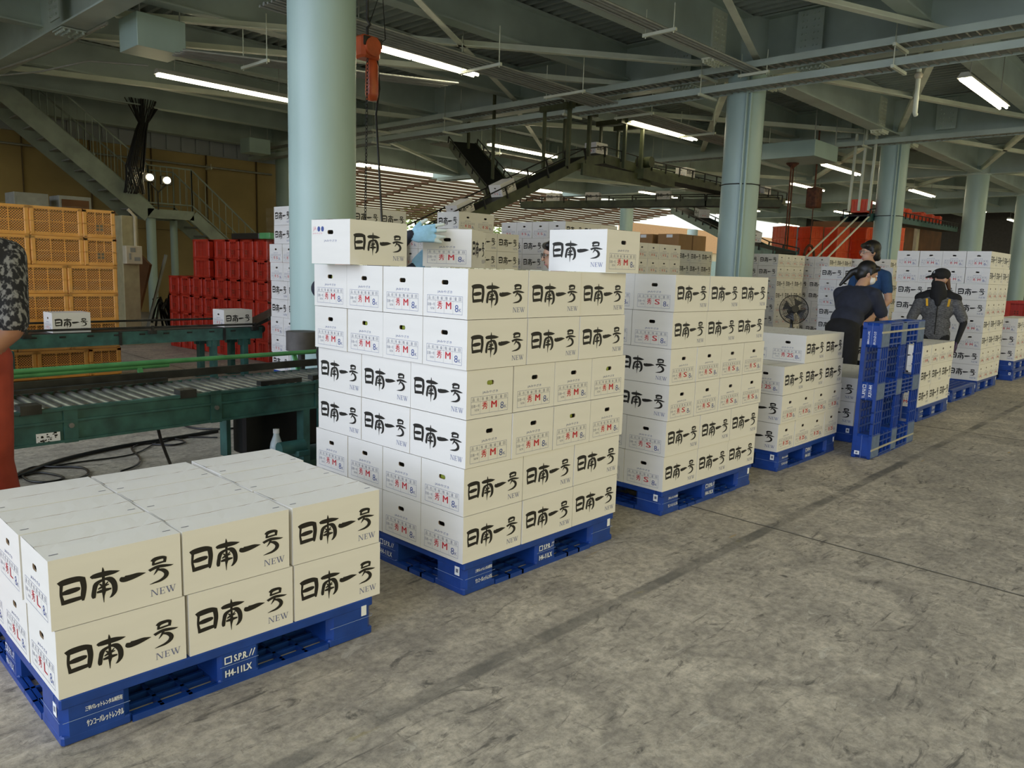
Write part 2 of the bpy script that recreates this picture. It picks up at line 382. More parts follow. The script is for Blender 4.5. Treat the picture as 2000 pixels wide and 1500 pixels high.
# ------------------------------------------------------------------ the mandarin carton
BL, BW, BH = 0.3715, 0.2825, 0.2106
def carton_mesh(grade, open_top=False, plain=False):
    b = MB(); L, Wd, H = BL / 2, BW / 2, BH
    mats = [CARD, INK, BINK, RINK, NINK, GINK, PINK, CEDGE]
    e = 0.0004
    hole = rrect(0, BH * 0.715, 0.042, 0.0195, 0.0085)
    for sgn in (-1, 1):
        # lettered long sides (facing -y and +y)
        fl = lambda x, y, s=sgn, o=0.0: (-s * x, s * (Wd + o), y)
        b.put(([(-L, 0), (L, 0), (L, H), (-L, H)], [(0, 1, 2, 3)]), fl, 0)
        flo = lambda x, y, s=sgn: fl(x, y, s, e)
        cv = lambda x, y: ((x - 815) / 975 * BL - L, (845 - y) / 800 * BH)
        for st in STK:
            vs, fs = ribbon(st)
            b.put(([cv(x, y) for x, y in vs], [f[::-1] for f in fs]), lambda x, y, s=sgn, k=STK.index(st): fl(x, y, s, e + k * .00003), 1)
        b.put(fit(NEWW, L - 0.096, 0.026, L - 0.018, 0.0475), flo, 4)
        # graded short ends (facing -x and +x)
        fe = lambda x, y, s=sgn, o=0.0: (s * (L + o), s * x, y)
        feo = lambda x, y, s=sgn: fe(x, y, s, e)
        b.put(poly2([(-Wd, 0), (Wd, 0), (Wd, H), (-Wd, H)], [hole[::-1]]), fe, 0)
        hv = [fe(x, y) for x, y in hole] + [fe(x, y, sgn, -0.005) for x, y in hole]; n = len(hole)
        b.add(hv, [(i, (i + 1) % n, n + (i + 1) % n, n + i) for i in range(n)], 7)
        b.put(fit(text('JAみやざき'), -0.047, 0.103, 0.047, 0.1165), feo, 2 if not plain else 4)
        if plain:
            if sgn < 0:
                for k in (0, 1): b.put(poly2(rrect(-0.086 + 0.028 * k, 0.166, 0.021, 0.025, 0.0105, 4)), feo, 2)
                b.put(fit(text('JA'), -0.128, 0.154, -0.104, 0.178), feo, 6); b.put(fit(text('JAみやざき'), -0.131, 0.140, -0.060, 0.149), feo, 6)
            continue
        X0, X1, Y0, Y1 = -0.1145, 0.1115, 0.0175, 0.0945
        def ln(x0, y0, x1, y1, m=2): b.put(([(x0, y0), (x1, y0), (x1, y1), (x0, y1)], [(0, 1, 2, 3)]), feo, m)
        w = 0.0011
        ln(X0, Y0, X1, Y0 + w); ln(X0, Y1 - w, X1, Y1); ln(X0, Y0, X0 + w, Y1); ln(X1 - w, Y0, X1, Y1); ln(X0, 0.0715, X1, 0.0725, 5)
        cx = [X0, -0.059, -0.0035, 0.053, X1]
        for q in cx[1:4]: ln(q - w / 3, Y0, q + w / 3, Y1, 5)
        for i, ww in enumerate(('品名', '等級', '階級', '量目')):
            m_, wd = cx[i], cx[i + 1] - cx[i]
            b.put(fit(text(ww[0]), m_ + wd * 0.14, 0.0755, m_ + wd * 0.38, 0.0895), feo, 5); b.put(fit(text(ww[1]), m_ + wd * 0.60, 0.0755, m_ + wd * 0.84, 0.0895), feo, 5)
        b.put(fit(text('日南一号'), X0 + 0.004, 0.047, cx[1] - 0.004, 0.061), feo, 5); b.put(fit(NEWW, X0 + 0.022, 0.032, cx[1] - 0.006, 0.041), feo, 5)
        [b.put(fit(text('秀'), cx[1] + 0.012 + q, 0.036, cx[2] - 0.012 + q, 0.070), lambda x, y, s=sgn, q=q: fe(x, y, s, e + .0003 + q * .25), 3) for q in (-.0008, 0, .0008)]
        gw = 0.012 if len(grade) == 1 else 0.005
        [b.put(fit(text(grade), cx[2] + gw + q, 0.038, cx[3] - gw + q, 0.068), lambda x, y, s=sgn, q=q: fe(x, y, s, e + .0004 + q * .25), 3) for q in (-.0014, -.0005, .0005, .0014)]
        b.put(fit(text('8'), cx[3] + 0.012, 0.028, cx[3] + 0.033, 0.058), feo, 2); b.put(fit(text('K'), cx[3] + 0.037, 0.029, cx[3] + 0.051, 0.043), feo, 2)
    b.add([(-L, -Wd, 0), (L, -Wd, 0), (L, Wd, 0), (-L, Wd, 0)], [(0, 3, 2, 1)], 0)
    if not open_top:
        for s in (-1, 1):
            y0, y1 = (-Wd, -0.0008) if s < 0 else (0.0008, Wd)
            b.add([(-L, y0, H), (L, y0, H), (L, y1, H - 0.001), (-L, y1, H - 0.001)], [(0, 1, 2, 3)], 0)
    return b.mesh('carton', mats)
LH = BH + .0024
CM = {g: carton_mesh(g) for g in ('M', 'S', '2S', 'L')}
CMO = {g: carton_mesh(g, True) for g in ('L', '2S', 'M')}
CPLAIN = carton_mesh('M', True, True)
def flap_mesh(side):
    b = MB(); L, Wd, H = BL / 2, BW / 2, BH; nx = 12
    xs = [-L + 2 * L * i / nx for i in range(nx + 1)]
    rnd = random.Random(5 + side); rows = []
    for j in range(4):
        y = side * (Wd * (1 - j / 3) + (0.0012 if j == 3 else 0))
        rows.append([(x, y, H + 0.0012 * math.sin(math.pi * j / 3) + (rnd.uniform(-0.0008, 0.0008) if 0 < j else 0) + (0.002 * (abs(x) / L) ** 3 if j == 3 else 0)) for x in xs])
    vs = [v for r in rows for v in r]; n = nx + 1; fs = []
    for j in range(3):
        for i in range(nx):
            f = (j * n + i, j * n + i + 1, (j + 1) * n + i + 1, (j + 1) * n + i); fs.append(f if side < 0 else f[::-1])
    b.add(vs, fs, 0); b.add([(x, y, z - 0.004) for x, y, z in rows[3]] + rows[3], [(i, i + 1, n + i + 1, n + i) for i in range(nx)], 1)
    for k in (-1, 1):       # small printed batch mark near the fold
        if side < 0: b.box((k * L * 0.86 - 0.012, -0.10, H + 0.0012), (k * L * 0.86 + 0.012, -0.097, H + 0.0018), 2)
    return b.mesh('lid_flap', [CARD, CEDGE, GINK])
FLAPS = [flap_mesh(-1), flap_mesh(1)]
KEEP = {i for a, b in ((3, 52), (56, 57), (60, 63), (66, 68), (71, 74), (77, 81), (84, 92), (95, 98), (101, 105), (108, 111), (113, 116), (122, 122), (125, 125), (128, 129), (131, 132), (134, 134), (136, 138), (140, 144), (146, 146), (148, 148), (150, 150), (153, 156), (159, 163), (166, 198), (201, 202), (204, 204), (207, 207), (210, 210), (214, 215), (217, 218), (224, 225), (230, 231), (235, 236), (241, 242), (248, 249), (254, 255), (262, 262), (264, 265), (267, 267), (340, 340), (343, 344), (346, 348), (350, 351), (353, 354), (356, 359), (391, 391), (394, 394), (396, 398), (400, 400), (402, 404), (408, 413), (444, 444), (450, 450), (453, 456), (459, 461), (492, 492), (494, 494), (496, 496), (498, 498), (502, 504), (508, 509), (516, 516), (520, 522), (525, 528), (531, 534), (538, 540), (544, 547), (549, 553), (555, 557), (564, 565), (570, 571), (576, 577), (582, 583), (588, 590), (594, 595), (600, 601), (604, 605), (648, 650), (716, 716), (720, 720), (722, 722), (726, 726), (729, 729), (732, 732), (734, 735), (738, 740)) for i in range(a, b + 1)}
DROP = set()
CID = [0]
REST = []
def carton(grade, x, y, z, rot, label, group, flaps=False, plain=False, jit=True):
    if plain: me = CPLAIN
    else: me = CMO[grade] if flaps else CM[grade]
    j = (lambda a: random.uniform(-a, a) * .6) if jit else (lambda a: 0)
    CID[0] += 1; X_, Y_, A_ = x + j(0.003), y + j(0.003), rot + j(0.008)
    if jit and CID[0] in DROP: return None
    if KEEP is not None and jit and CID[0] not in KEEP: REST.append((X_, Y_, z, A_)); return None
    o = obj('carton', me, None, (X_, Y_, z), A_)
    tag(o, label, 'carton', group)
    if flaps or plain:
        for f in FLAPS: obj('lid_flap', f, o)
    return o

# ------------------------------------------------------------------ pallet
PH = 0.150
def pallet_proto():
    root = thing('pallet', 'x', 'pallet')
    S = 1.1; cuts = [0, 0.20, 0.475, 0.625, 0.90, 1.1]
    t = MB()
    z0, z1 = PH - 0.034, PH
    for a, b_ in (((0, 0), (S, 0.05)), ((0, S - 0.05), (S, S)), ((0, 0.05), (0.05, S - 0.05)), ((S - 0.05, 0.05), (S, S - 0.05))): t.bev((a[0], a[1], z0), (b_[0], b_[1], z1), 0.006, 0)
    n = 15
    for i in range(1, n):
        q = 0.05 + (S - 0.1) * i / n
        t.box((q - 0.008, 0.05, z0 + 0.006), (q + 0.008, S - 0.05, z1 - 0.003)); t.box((0.05, q - 0.008, z0 + 0.006), (S - 0.05, q + 0.008, z1 - 0.003))
    t.build('top_deck', [PBLUE], root)
    d = MB(); h = 0.022
    bands = [(0, 0.20), (0.475, 0.625), (0.90, 1.1)]
    for (a, b_) in bands:
        for (e, f) in ((0.20, 0.475), (0.625, 0.90)):       # open grids between the feet
            for k in range(4):
                u = a + 0.024 + (b_ - a - 0.048) * k / 3; v = e + (f - e) * k / 3
                d.box((u - 0.006, e, 0), (u + 0.006, f, h)); d.box((e, u - 0.006, 0), (f, u + 0.006, h))
                if 0 < k < 3: d.box((a, v - 0.006, 0.002), (b_, v + 0.006, h)); d.box((v - 0.006, a, 0.002), (v + 0.006, b_, h))
        for (e, f) in bands: d.bev((a + .0008, e + .0008, 0), (b_ - .0008, f - .0008, 0.03), 0.008, 0); d.box((a + .012, e + .012, -.0012), (b_ - .012, f - .012, .002), 1)
    for y in (0.075, S - 0.075): d.box((0.004, y - 0.008, -0.002), (S - 0.004, y + 0.008, 0.004), 2)
    for k in (0, 1):    # thin outer lips joining the feet
        d.box((0.2, k * (S - 0.014), 0), (0.9, k * (S - 0.014) + 0.014, h)); d.box((k * (S - 0.014), 0.2, 0), (k * (S - 0.014) + 0.014, 0.9, h))
    d.build('bottom_deck', [PBLUE, PSCUF, CREAM], root)
    e = 0.0006
    def side(b, s, x0, x1, kind):
        def F(q): d = e + q; return {0: lambda x, z: (x, -d, z), 1: lambda x, z: (S + d, x, z), 2: lambda x, z: (S - x, S + d, z), 3: lambda x, z: (-d, S - x, z)}[s]
        f = F(0)
        b.put(([(x0 + .006, PH * .5 - .0008), (x1 - .006, PH * .5 - .0008), (x1 - .006, PH * .5 + .0008), (x0 + .006, PH * .5 + .0008)], [(0, 1, 2, 3)]), f, 1)
        if kind == 1:
            o = poly2([(x0 + .022, .082), (x0 + .048, .082), (x0 + .048, .108), (x0 + .022, .108)], [[(x0 + .026, .086), (x0 + .026, .104), (x0 + .044, .104), (x0 + .044, .086)]])
            b.put(o, f, 2)
            for q in (-.0009, 0, .0009): b.put(fit(text('S.P.R.'), x0 + .056 + q, .083 + q * .6, x0 + .104 + q, .107 + q * .6), F(.0004 + q * .3), 2); b.put(fit(text('H4-11LX'), x0 + .024 + q, .036 + q * .6, x0 + .118 + q, .060 + q * .6), F(.0004 + q * .3), 2)
            for k in (0, 1):
                for q in (0, 1): b.put(ribbon([(x0 + .110 + .011 * q + k * .004, .084 + k * .010, .003), (x0 + .116 + .011 * q + k * .004, .098 + k * .010, .004)], 3, .001), lambda x, z: f(x, z), 2); 
        elif kind == 0:
            for q in (-.0006, .0006): b.put(fit(text('三甲パレットレンタル㈱所有'), x0 + .068 + q, .090, x0 + .172 + q, .106), F(.0004 + q * .3), 2); b.put(fit(text('サンコーパレットレンタル'), x0 + .070 + q, .040, x0 + .174 + q, .062), F(.0004 + q * .3), 2)
    for i, (a, b_) in enumerate(bands):
        for j, (c_, d_) in enumerate(bands):
            b = MB(); b.bev((a + .0016, c_ + .0016, 0.012), (b_ - .0016, d_ - .0016, PH - 0.02), 0.022 if (i != 1 and j != 1) else 0.012, 0)
            if j == 0: side(b, 0, a, b_, i)
            if i == 2: side(b, 1, c_, d_, j)
            if j == 2: side(b, 2, S - b_, S - a, 2 - i)
            if i == 0: side(b, 3, S - d_, S - c_, 2 - j)
            b.build('foot_block', [PBLUE, PLINE, PWHT], root)
    s = MB(); s.box((-0.0012, 0.03, 0.085), (0.0, 0.06, 0.125)); s.box((-0.0018, 0.037, 0.098), (-0.0011, 0.052, 0.115), 1); s.build('paper_label', [PWHT, GINK], root)
    s = MB(); s.box((1.045, -0.0012, 0.085), (1.068, 0, 0.125)); s.build('paper_label', [PWHT, GINK], root)
    return root
PROTO = pallet_proto()
_first = [True]
def pallet(x, y, label, rot=0, z=0):
    if _first[0]: _first[0] = False; o = PROTO; o.location = (x, y, z); o.rotation_euler = (0, 0, rot)
    else: o = dup(PROTO, (x, y, z), rot)
    return tag(o, label, 'pallet', 'blue plastic pallets on the floor')

# layers of cartons. A: lettered sides to the aisle (3 x 4), B: graded ends to the aisle (4 x 3)
def stack(x0, y0, z0, layers, grade, name, group, rows=4, cols=None, rot=0.0, allx=False, topflaps=False, jit=True):
    ca, sa = math.cos(rot), math.sin(rot)
    n = len(layers)
    for k, ty in enumerate(layers):
        ox, oy = random.uniform(-.006, .006), random.uniform(-.006, .006)
        if ty == 'C':
            for ix in range(3): carton(grade, x0 + (ix + .5) * (BL + .004), y0 + BW / 2, z0 + k * LH, 0, f'lettered carton, front {("left", "middle", "right")[ix]}, {ORD[k] if k < n - 1 else "top"} layer, {name}', group)
            for iy in range(2): carton(grade, x0 + BW / 2, y0 + BW + .005 + (iy + .5) * (BL + .004), z0 + k * LH, math.pi / 2, f'grade marked carton, {NTH[iy + 1]} back on left side, {ORD[k] if k < n - 1 else "top"} layer, {name}', group)
            continue
        nx, ny = (3, 4) if ty == 'A' else (4, 3)
        if rows < 4: ny = min(ny, rows)
        sx, sy = (BL, BW) if ty == 'A' else (BW, BL)
        gap = .0048
        for ix in range(nx):
            for iy in range(ny):
                top = k == n - 1
                if not (ix == 0 or iy == 0 or (allx and ix == nx - 1) or (top and topflaps)): continue
                lx, ly = (ix + .5) * sx + ix * gap + ox, (iy + .5) * sy + iy * gap + oy
                face = ('left', 'middle', 'right')[ix] if nx == 3 else ('left', 'centre left', 'centre right', 'right')[ix]
                if iy == 0: pos = f'front {face}'
                elif ix == 0: pos = f'{NTH[iy]} back on left side'
                elif ix == nx - 1: pos = f'{NTH[iy]} back on right side'
                else: pos = f'{face} {NTH[iy]} row back'
                lay = 'top' if top else ORD[k]
                lab = f'{"lettered" if ty == "A" else "grade marked"} carton, {pos}, {lay} layer, {name}'
                carton(grade, x0 + lx * ca - ly * sa, y0 + lx * sa + ly * ca, z0 + k * LH, rot + (0 if ty == 'A' else math.pi / 2), lab, group, flaps=top and topflaps, jit=jit)

# ================================================================== the setting
b = MB(); b.add([(-40, -40, 0), (90, -40, 0), (90, 70, 0), (-40, 70, 0)], [(0, 1, 2, 3)]); struct(b.build('floor', FLOORM))
# corrugated roof deck, ribs running front to back
ZD = 5.45
b = MB(); x = -3.0; prof = []
while x < 47: prof += [(x, ZD), (x + .06, ZD), (x + .085, ZD + .11), (x + .175, ZD + .11)]; x += .20
vs = [(px, y, pz) for y in (-4.0, 20.0) for px, pz in prof]; n = len(prof)
b.add(vs, [(i, n + i, n + i + 1, i + 1) for i in range(n - 1)]); b.box((-3, -4, ZD + .115), (47, 20, ZD + .3)); struct(b.build('ceiling', DECK))
# walls
b = MB(); b.box((-6, 19.2, 0), (10.6, 19.4, 4.3)); struct(b.build('wall_back', WALLB))
b = MB()
for i in range(10): b.box((-4 + i * 1.5, 19.12, 0.0), (-3.985 + i * 1.5, 19.2, 4.3))
b.box((-6, 19.16, 2.2), (10.6, 19.2, 2.21)); struct(b.build('trim_1', mat('panel_joint', (0.14, 0.10, 0.05), 0.7)))
b = MB(); b.box((-6, 19.15, 4.3), (10.6, 19.4, 5.45))
for i in range(40): b.box((-5.9 + i * .4, 19.10, 4.32), (-5.78 + i * .4, 19.15, 5.4))
struct(b.build('wall_back', WPALE))
b = MB(); b.box((-6.2, 8, 0), (-6, 19.4, 5.45)); struct(b.build('wall_light_block', WALLB))  # unseen wall, added to hold daylight off the rear left
b = MB(); b.box((47, -4, 0), (47.3, 20, 5.5)); struct(b.build('wall_right', mat('far_wall_grey', (0.10, 0.09, 0.08), 0.8)))
# round columns
CX = [1.86, 9.79, 17.0, 24.4, 31.2, 38.4]
CLAB = ['pale green round steel column nearest, standing behind the tall carton stack', 'pale green round column with conduits, behind the second tall stack', 'pale green round column right of the upright pallet and bending workers',
        'pale green round column rising behind the tall right stack', 'pale green round column at the right edge of the view', 'farthest pale green round column in the front row']
def column(x, y, label, clips, top=4.62, r=0.30):
    t = thing('steel_column', label, 'column', (x, y, 0), 0, 'round steel columns')
    m = MB(); m.tube([(0, 0, 0), (0, 0, top)], r, 40); m.build('shaft', CPNT, t)
    m = MB(); m.tube([(0, 0, top), (0, 0, top + .82)], r, 40); m.tube([(0, 0, top - .02), (0, 0, top + .015)], r + .035, 40); m.build('capital', STEEL, t)
    if clips:
        m = MB()
        for a in (3.65, 3.85): m.tube([(math.cos(a) * .325, math.sin(a) * .325, .3), (math.cos(a) * .325, math.sin(a) * .325, top)], .02, 8)
        m.build('conduit', CPNT, t)
        m = MB()
        for k in range(9): m.tube([(math.cos(q) * .325, math.sin(q) * .325, 2.9) for q in (k * .7, k * .7 + .7)], .008, 6)
        m.build('wire_loop', DARK, t)
    return t
for i, x in enumerate(CX): column(x, 3.95, CLAB[i], i in (1, 2))
column(10.15, 18.6, 'grey green column against the tan back wall behind wrapped cartons', False)
column(27.6, 18.8, 'small far column seen under the overhead conveyor', False)
column(38.0, 21.5, 'far column in front of the salmon building beyond the shed', False, 3.2)
# main girders and joists
def beam(name, p, q, h, w, m=STEEL, tf=.025):
    g = MB(); g.ibeam(p, q, h, w, .016, tf)
    o = g.build(name, m); return struct(o)
for x in CX: beam('roof_girder', (x, -4, 4.62), (x, 20, 4.62), .82, .34)
for y in (3.95, 18.7): beam('roof_girder', (-3, y, 4.66), (47, y, 4.66), .78, .32)
for y in (-1.4, 1.3, 6.35, 8.95, 11.6, 14.3, 16.6): beam('roof_joist', (-3, y, 4.86), (47, y, 4.86), .58, .24)
# splice plates with bolts on the girders close by
for i, (x, y) in enumerate(((9.62, 2.9), (9.62, 5.1), (17.0 - .17, 2.9), (17.0 - .17, 5.1), (1.69, 10.4))):
    g = MB(); g.box((x - .02, y - .2, 4.72), (x, y + .2, 5.38))
    for k in range(7):
        for s in (-.12, -.06, .06, .12): g.tube([(x - .02, y + s, 4.78 + k * .09), (x - .045, y + s, 4.78 + k * .09)], .016, 8)
    g.bar((x + .17, y - .2, 4.60), (x + .17, y + .2, 4.60), .32, .02)
    for k in range(6):
        for s in (.05, .12, .22, .30): g.tube([(x + s, y - .17 + k * .068, 4.60), (x + s, y - .17 + k * .068, 4.555)], .02, 8)
    struct(g.build('splice_plate', STEEL))
for i, (y0, x) in enumerate(((3.95, 8.75), (3.95, 10.75), (3.95, 15.9), (3.95, 18.0))):
    g = MB(); g.box((x - .2, y0 - .13, 4.63), (x + .2, y0 + .13, 4.655))
    for k in range(6):
        for s in (-.11, -.05, .05, .11): g.tube([(x - .17 + k * .068, y0 + s, 4.63), (x - .17 + k * .068, y0 + s, 4.585)], .02, 8)
    g.box((x - .2, y0 - .04, 4.7), (x + .2, y0 - .01, 5.35))
    for k in range(7):
        for s in (-.12, -.06, .06, .12): g.tube([(x + s, y0 - .04, 4.78 + k * .08), (x + s, y0 - .065, 4.78 + k * .08)], .016, 8)
    struct(g.build('splice_plate', BRACE))
# diagonal wind braces under the deck
BR = [((1.9, 14.6), (9.7, 11.9)), ((1.9, 11.4), (9.75, 6.2)), ((1.9, 4.2), (9.7, 8.9)), ((2.2, 9.6), (9.6, 4.2)), ((1.9, 4.0), (9.75, 1.0)), ((9.8, 3.95), (17, 1.2)), ((9.8, 1.1), (17, 3.9)), ((9.8, 4.2), (17, 8.9)), ((9.8, 8.9), (17, 4.2)),
      ((9.8, 11.4), (17, 6.4)), ((9.8, 9.1), (17, 14.2)), ((17, 3.9), (24.4, 1.2)), ((17, 4.2), (24.4, 8.9)), ((17, 8.9), (24.4, 4.2)), ((17, 1.2), (24.4, 3.9)), ((24.4, 4.2), (31.2, 8.9)), ((24.4, 8.9), (31.2, 4.2)), ((24.4, 3.9), (31.2, 1.2)), ((9.8, 14.3), (17, 18.6)), ((17, 18.6), (24.4, 14.3)), ((17, 14.2), (24.4, 9.1)), ((5.6, 2.3), (9.65, 3.7))]
for (a, c_) in BR:
    g = MB(); p, q = Vector((*a, 4.74)), Vector((*c_, 4.74)); g.bar(p, q, .10, .012); d = (q - p).normalized(); s = Vector((-d.y, d.x, 0)) * .05
    g.bar(p + s + Vector((0, 0, .05)), q + s + Vector((0, 0, .05)), .012, .10)
    struct(g.build('wind_brace', BRACE))
# awning of slats outside the back opening
b = MB()
for i in range(17): y = 20.1 + i * .42; b.bar((10.6, y, 4.65 - i * .062), (34, y, 4.65 - i * .062), .41, .05, up=(0, 0, 1))
struct(b.build('ceiling', SLAT)); b = MB()
for i in range(8): b.bar((11 + i * 3.2, 20, 4.72), (11 + i * 3.2, 27, 3.70), .07, .10)
struct(b.build('trim_2', SLAT))
b = MB(); b.box((40, 27.5, 3.1), (75, 28.2, 4.7)); struct(b.build('wall_outside', SALMON)); b = MB(); b.box((40, 27.6, 0), (75, 28, 3.1)); struct(b.build('wall_outside', mat('pale_outer_wall', (0.75, 0.68, 0.55), 0.7)))
for i in range(3):
    b = MB(); b.box((42 + i * 6, 27.5, 1.2), (46 + i * 6, 27.6, 2.5)); b.box((44 + i * 6 - .04, 27.46, 1.2), (44 + i * 6 + .04, 27.5, 2.5), 1); struct(b.build('window_%d' % (i + 1), [mat('blue_glass', (0.35, 0.55, 0.65), 0.15), IVORY]))
# dark cabin at the far right
b = MB(); b.box((24.9, 6.4, 0), (30.5, 6.6, 3.4)); b.box((24.9, 6.6, 0), (25.1, 9, 3.4)); struct(b.build('wall_cabin', BROWN))
b = MB(); b.box((27.2, 6.3, 0), (27.5, 6.45, 3.3)); struct(b.build('trim_3', IVORY))
# hedge beyond the yard behind the shed
def leafmat():
    return mat('sunlit_leaves', (0.30, 0.42, 0.08), 0.6, var=0.25, scale=3)
rl = random.Random(3)
for i, (hx, hy, hs) in enumerate(((14.5, 31, 2.4), (20.2, 32, 2.5), (26, 31.5, 2.4), (31.6, 33, 2.5), (37.2, 32, 2.4))):
    b = MB(); hv = []; hf = []
    for k in range(1400):
        a, t, r = rl.uniform(0, 6.283), rl.uniform(0, 3.14), hs * rl.uniform(.75, 1); c_ = Vector((math.cos(a) * math.sin(t) * r * 1.1, math.sin(a) * math.sin(t) * r * .8, hs + math.cos(t) * r))
        u = Vector((rl.gauss(0, 1), rl.gauss(0, 1), rl.gauss(0, 1))).normalized() * .16; w_ = u.orthogonal().normalized() * .09; n0 = len(hv); hv += [c_ - u, c_ + w_, c_ + u, c_ - w_]; hf.append((n0, n0 + 1, n0 + 2, n0 + 3))
    b.add(hv, hf); o = b.build('shrub', leafmat(), None, (hx, hy, 0)); tag(o, f'sunlit green shrub outside, {NTH[i]} from left beyond the awning', 'shrub', 'shrubs outside')

# ------------------------------------------------------------------ lamps, trays, ceiling boxes
LI = [(3.3, 10.95), (3.95, 6.75), (11.28, 11.35), (10.85, 6.97), (10.82, 1.07), (18.4, 6.15), (11.7, 17.25), (18.2, 11.3), (18.5, 17.2), (18.3, 1.1), (25.4, 6.1), (25.6, 1.1), (25.5, 11.3), (25.5, 17.2), (32.6, 6.1), (32.6, 11.3), (32.6, 17), (39.5, 6.1), (39.5, 11.3), (39.5, 17), (14.9, 14.3), (22, 14.3), (29.0, 14.3), (22.0, 8.6), (29.0, 8.6)]
def lamp(i, x, y, label):
    t = thing('tube_lamp', label, 'ceiling lamp', (x, y, 4.36), 0, 'fluorescent tube lamps')
    m = MB(); m.add([(0, -.05, .11), (0, .05, .11), (0, .10, .035), (0, -.10, .035), (2.5, -.05, .11), (2.5, .05, .11), (2.5, .10, .035), (2.5, -.10, .035)], [(0, 1, 2, 3), (4, 7, 6, 5), (0, 4, 5, 1), (1, 5, 6, 2), (2, 6, 7, 3), (3, 7, 4, 0)]); m.build('housing', LAMPW, t)
    for s in (-.05, .05):
        for k in (0.02, 1.27):
            m = MB(); m.tube([(k, s, .012), (k + 1.21, s, .012)], .019, 10); m.build('tube', LTUBE, t)
    m = MB()
    for k in (.3, 2.2): m.tube([(k, 0, .11), (k, 0, 1.085)], .008, 6)
    m.build('hanger_rod', COND, t)
    return t
LL = ['lit twin tube lamp above the stairs, left of near column', 'bright lit tube lamp beside the orange chain hoist', 'lit tube lamp left of the conveyor hanger frames', 'lit tube lamp left of the second column, high above conveyor', 'brightest lit tube lamp at far upper right of the view', 'lit tube lamp below the pale suspended box at right']
for i, (x, y) in enumerate(LI):
    lamp(i, x, y, LL[i] if i < len(LL) else f'distant lit tube lamp, bay {NTH[int((x - 3) // 7.2)]} from left, row {NTH[[1.07, 6, 8.6, 11.3, 14.3, 17].index(min([1.07, 6, 8.6, 11.3, 14.3, 17], key=lambda q: abs(q - y)))]} back')
def tray(label, p, q, n, w, z, hang, drop=.5, r=.016, along='x'):
    t = thing('conduit_rack', label, 'conduit rack', (0, 0, 0), 0, 'ceiling conduit racks'); m = MB()
    for k in range(n):
        o = -w / 2 + w * (k + .5) / n; rr = r * (1.5 if k in (1, n - 2) else 1)
        if along == 'x': m.tube([(p[0], p[1] + o, z + rr), (q[0], q[1] + o, z + rr)], rr, 8)
        else: m.tube([(p[0] + o, p[1], z + rr), (q[0] + o, q[1], z + rr)], rr, 8)
    m.build('conduit_run', COND, t)
    for h in hang:
        m = MB()
        if along == 'x':
            y = p[1] + (q[1] - p[1]) * (h - p[0]) / (q[0] - p[0]); m.box((h - .02, y - w / 2 - .12, z - .04), (h + .02, y + w / 2 + .12, z))
            for s in (-1, 1): m.tube([(h, y + s * (w / 2 + .08), z - .06), (h, y + s * (w / 2 + .08), z + drop)], .007, 6)
        else:
            x = p[0]; m.box((x - w / 2 - .12, h - .02, z - .04), (x + w / 2 + .12, h + .02, z))
            for s in (-1, 1): m.tube([(x + s * (w / 2 + .08), h, z - .06), (x + s * (w / 2 + .08), h, z + drop)], .007, 6)
        m.build('hanger_bracket', BRACE, t)
    return t
tray('broad rack of parallel grey conduits running to the second column', (2.6, 6.1), (16.2, 6.55), 7, .62, 4.33, (3.3, 6.0, 8.0, 10.1, 12.5, 15.2))
tray('rack of grey conduits along the underside of the middle girder', (3.4, 3.55), (9.4, 3.55), 4, .26, 4.50, (6.6, 9.2), .3)
tray('conduit rack running from the suspended steel box over the stairs', (2.7, 8.75), (6.2, 7.1), 6, .50, 4.22, (3.6,), .6)
tray('bundle of thin conduits along the far bay girder', (10.2, 12.0), (24, 12.0), 6, .5, 4.30, (12, 15, 18, 21), .6)
tray('cable conduits along the back wall above the stairs', (3.0, 19.0), (9.9, 19.0), 4, .1, 3.95, (5, 8), .1)
def ladder(label, x, y0, y1, z, hang, w=.34):
    t = thing('cable_tray', label, 'cable tray', (0, 0, 0), 0, 'cable trays')
    m = MB()
    for s in (-1, 1): m.bar((x + s * w / 2, y0, z), (x + s * w / 2, y1, z), .015, .10)
    m.build('side_rail', STEEL, t); m = MB()
    y = y0
    while y < y1: m.box((x - w / 2, y, z - .04), (x + w / 2, y + .02, z - .025)); y += .12
    m.build('rung_set', COND, t); m = MB()
    for k in range(5): m.tube([(x - .11 + k * .055, y0, z - .01), (x - .11 + k * .055, y1, z - .01)], .018, 6)
    m.build('cable_bundle', COND, t)
    for h in hang:
        m = MB(); m.box((x - w / 2 - .1, h - .02, z - .09), (x + w / 2 + .1, h + .02, z - .05))
        for s in (-1, 1): m.tube([(x + s * (w / 2 + .06), h, z - .08), (x + s * (w / 2 + .06), h, z + .6)], .007, 6)
        m.build('hanger_bracket', BRACE, t)
    return t
ladder('upper cable tray hung beside the girder crossing the second column', 9.35, -4, 19, 4.62, (1.5, 4.4, 7.2, 10.5, 13))
ladder('lower cable tray hung under the girder crossing the second column', 9.35, -4, 19, 4.34, (1.5, 4.4, 7.2, 10.5, 13))
ladder('cable tray hung below the girder over the third column', 16.5, -3, 19, 4.5, (1.0, 4.4, 7, 10))
def cbox(label, a, c_, m, rods=True):
    t = thing('suspended_box', label, 'duct box', (0, 0, 0), 0, 'suspended steel boxes')
    g = MB(); g.bev(a, c_, .008); g.build('box_shell', m, t)
    g = MB()
    for x in (a[0] + .06, c_[0] - .06): g.tube([(x, a[1] + .05, c_[2]), (x, a[1] + .05, 5.4)], .01, 6)
    g.build('hanger_rod', COND, t); return t
cbox('large pale green steel box with conduits, hung over the stairs', (2.25, 9.0, 4.28), (2.92, 9.62, 4.72), CPNT)
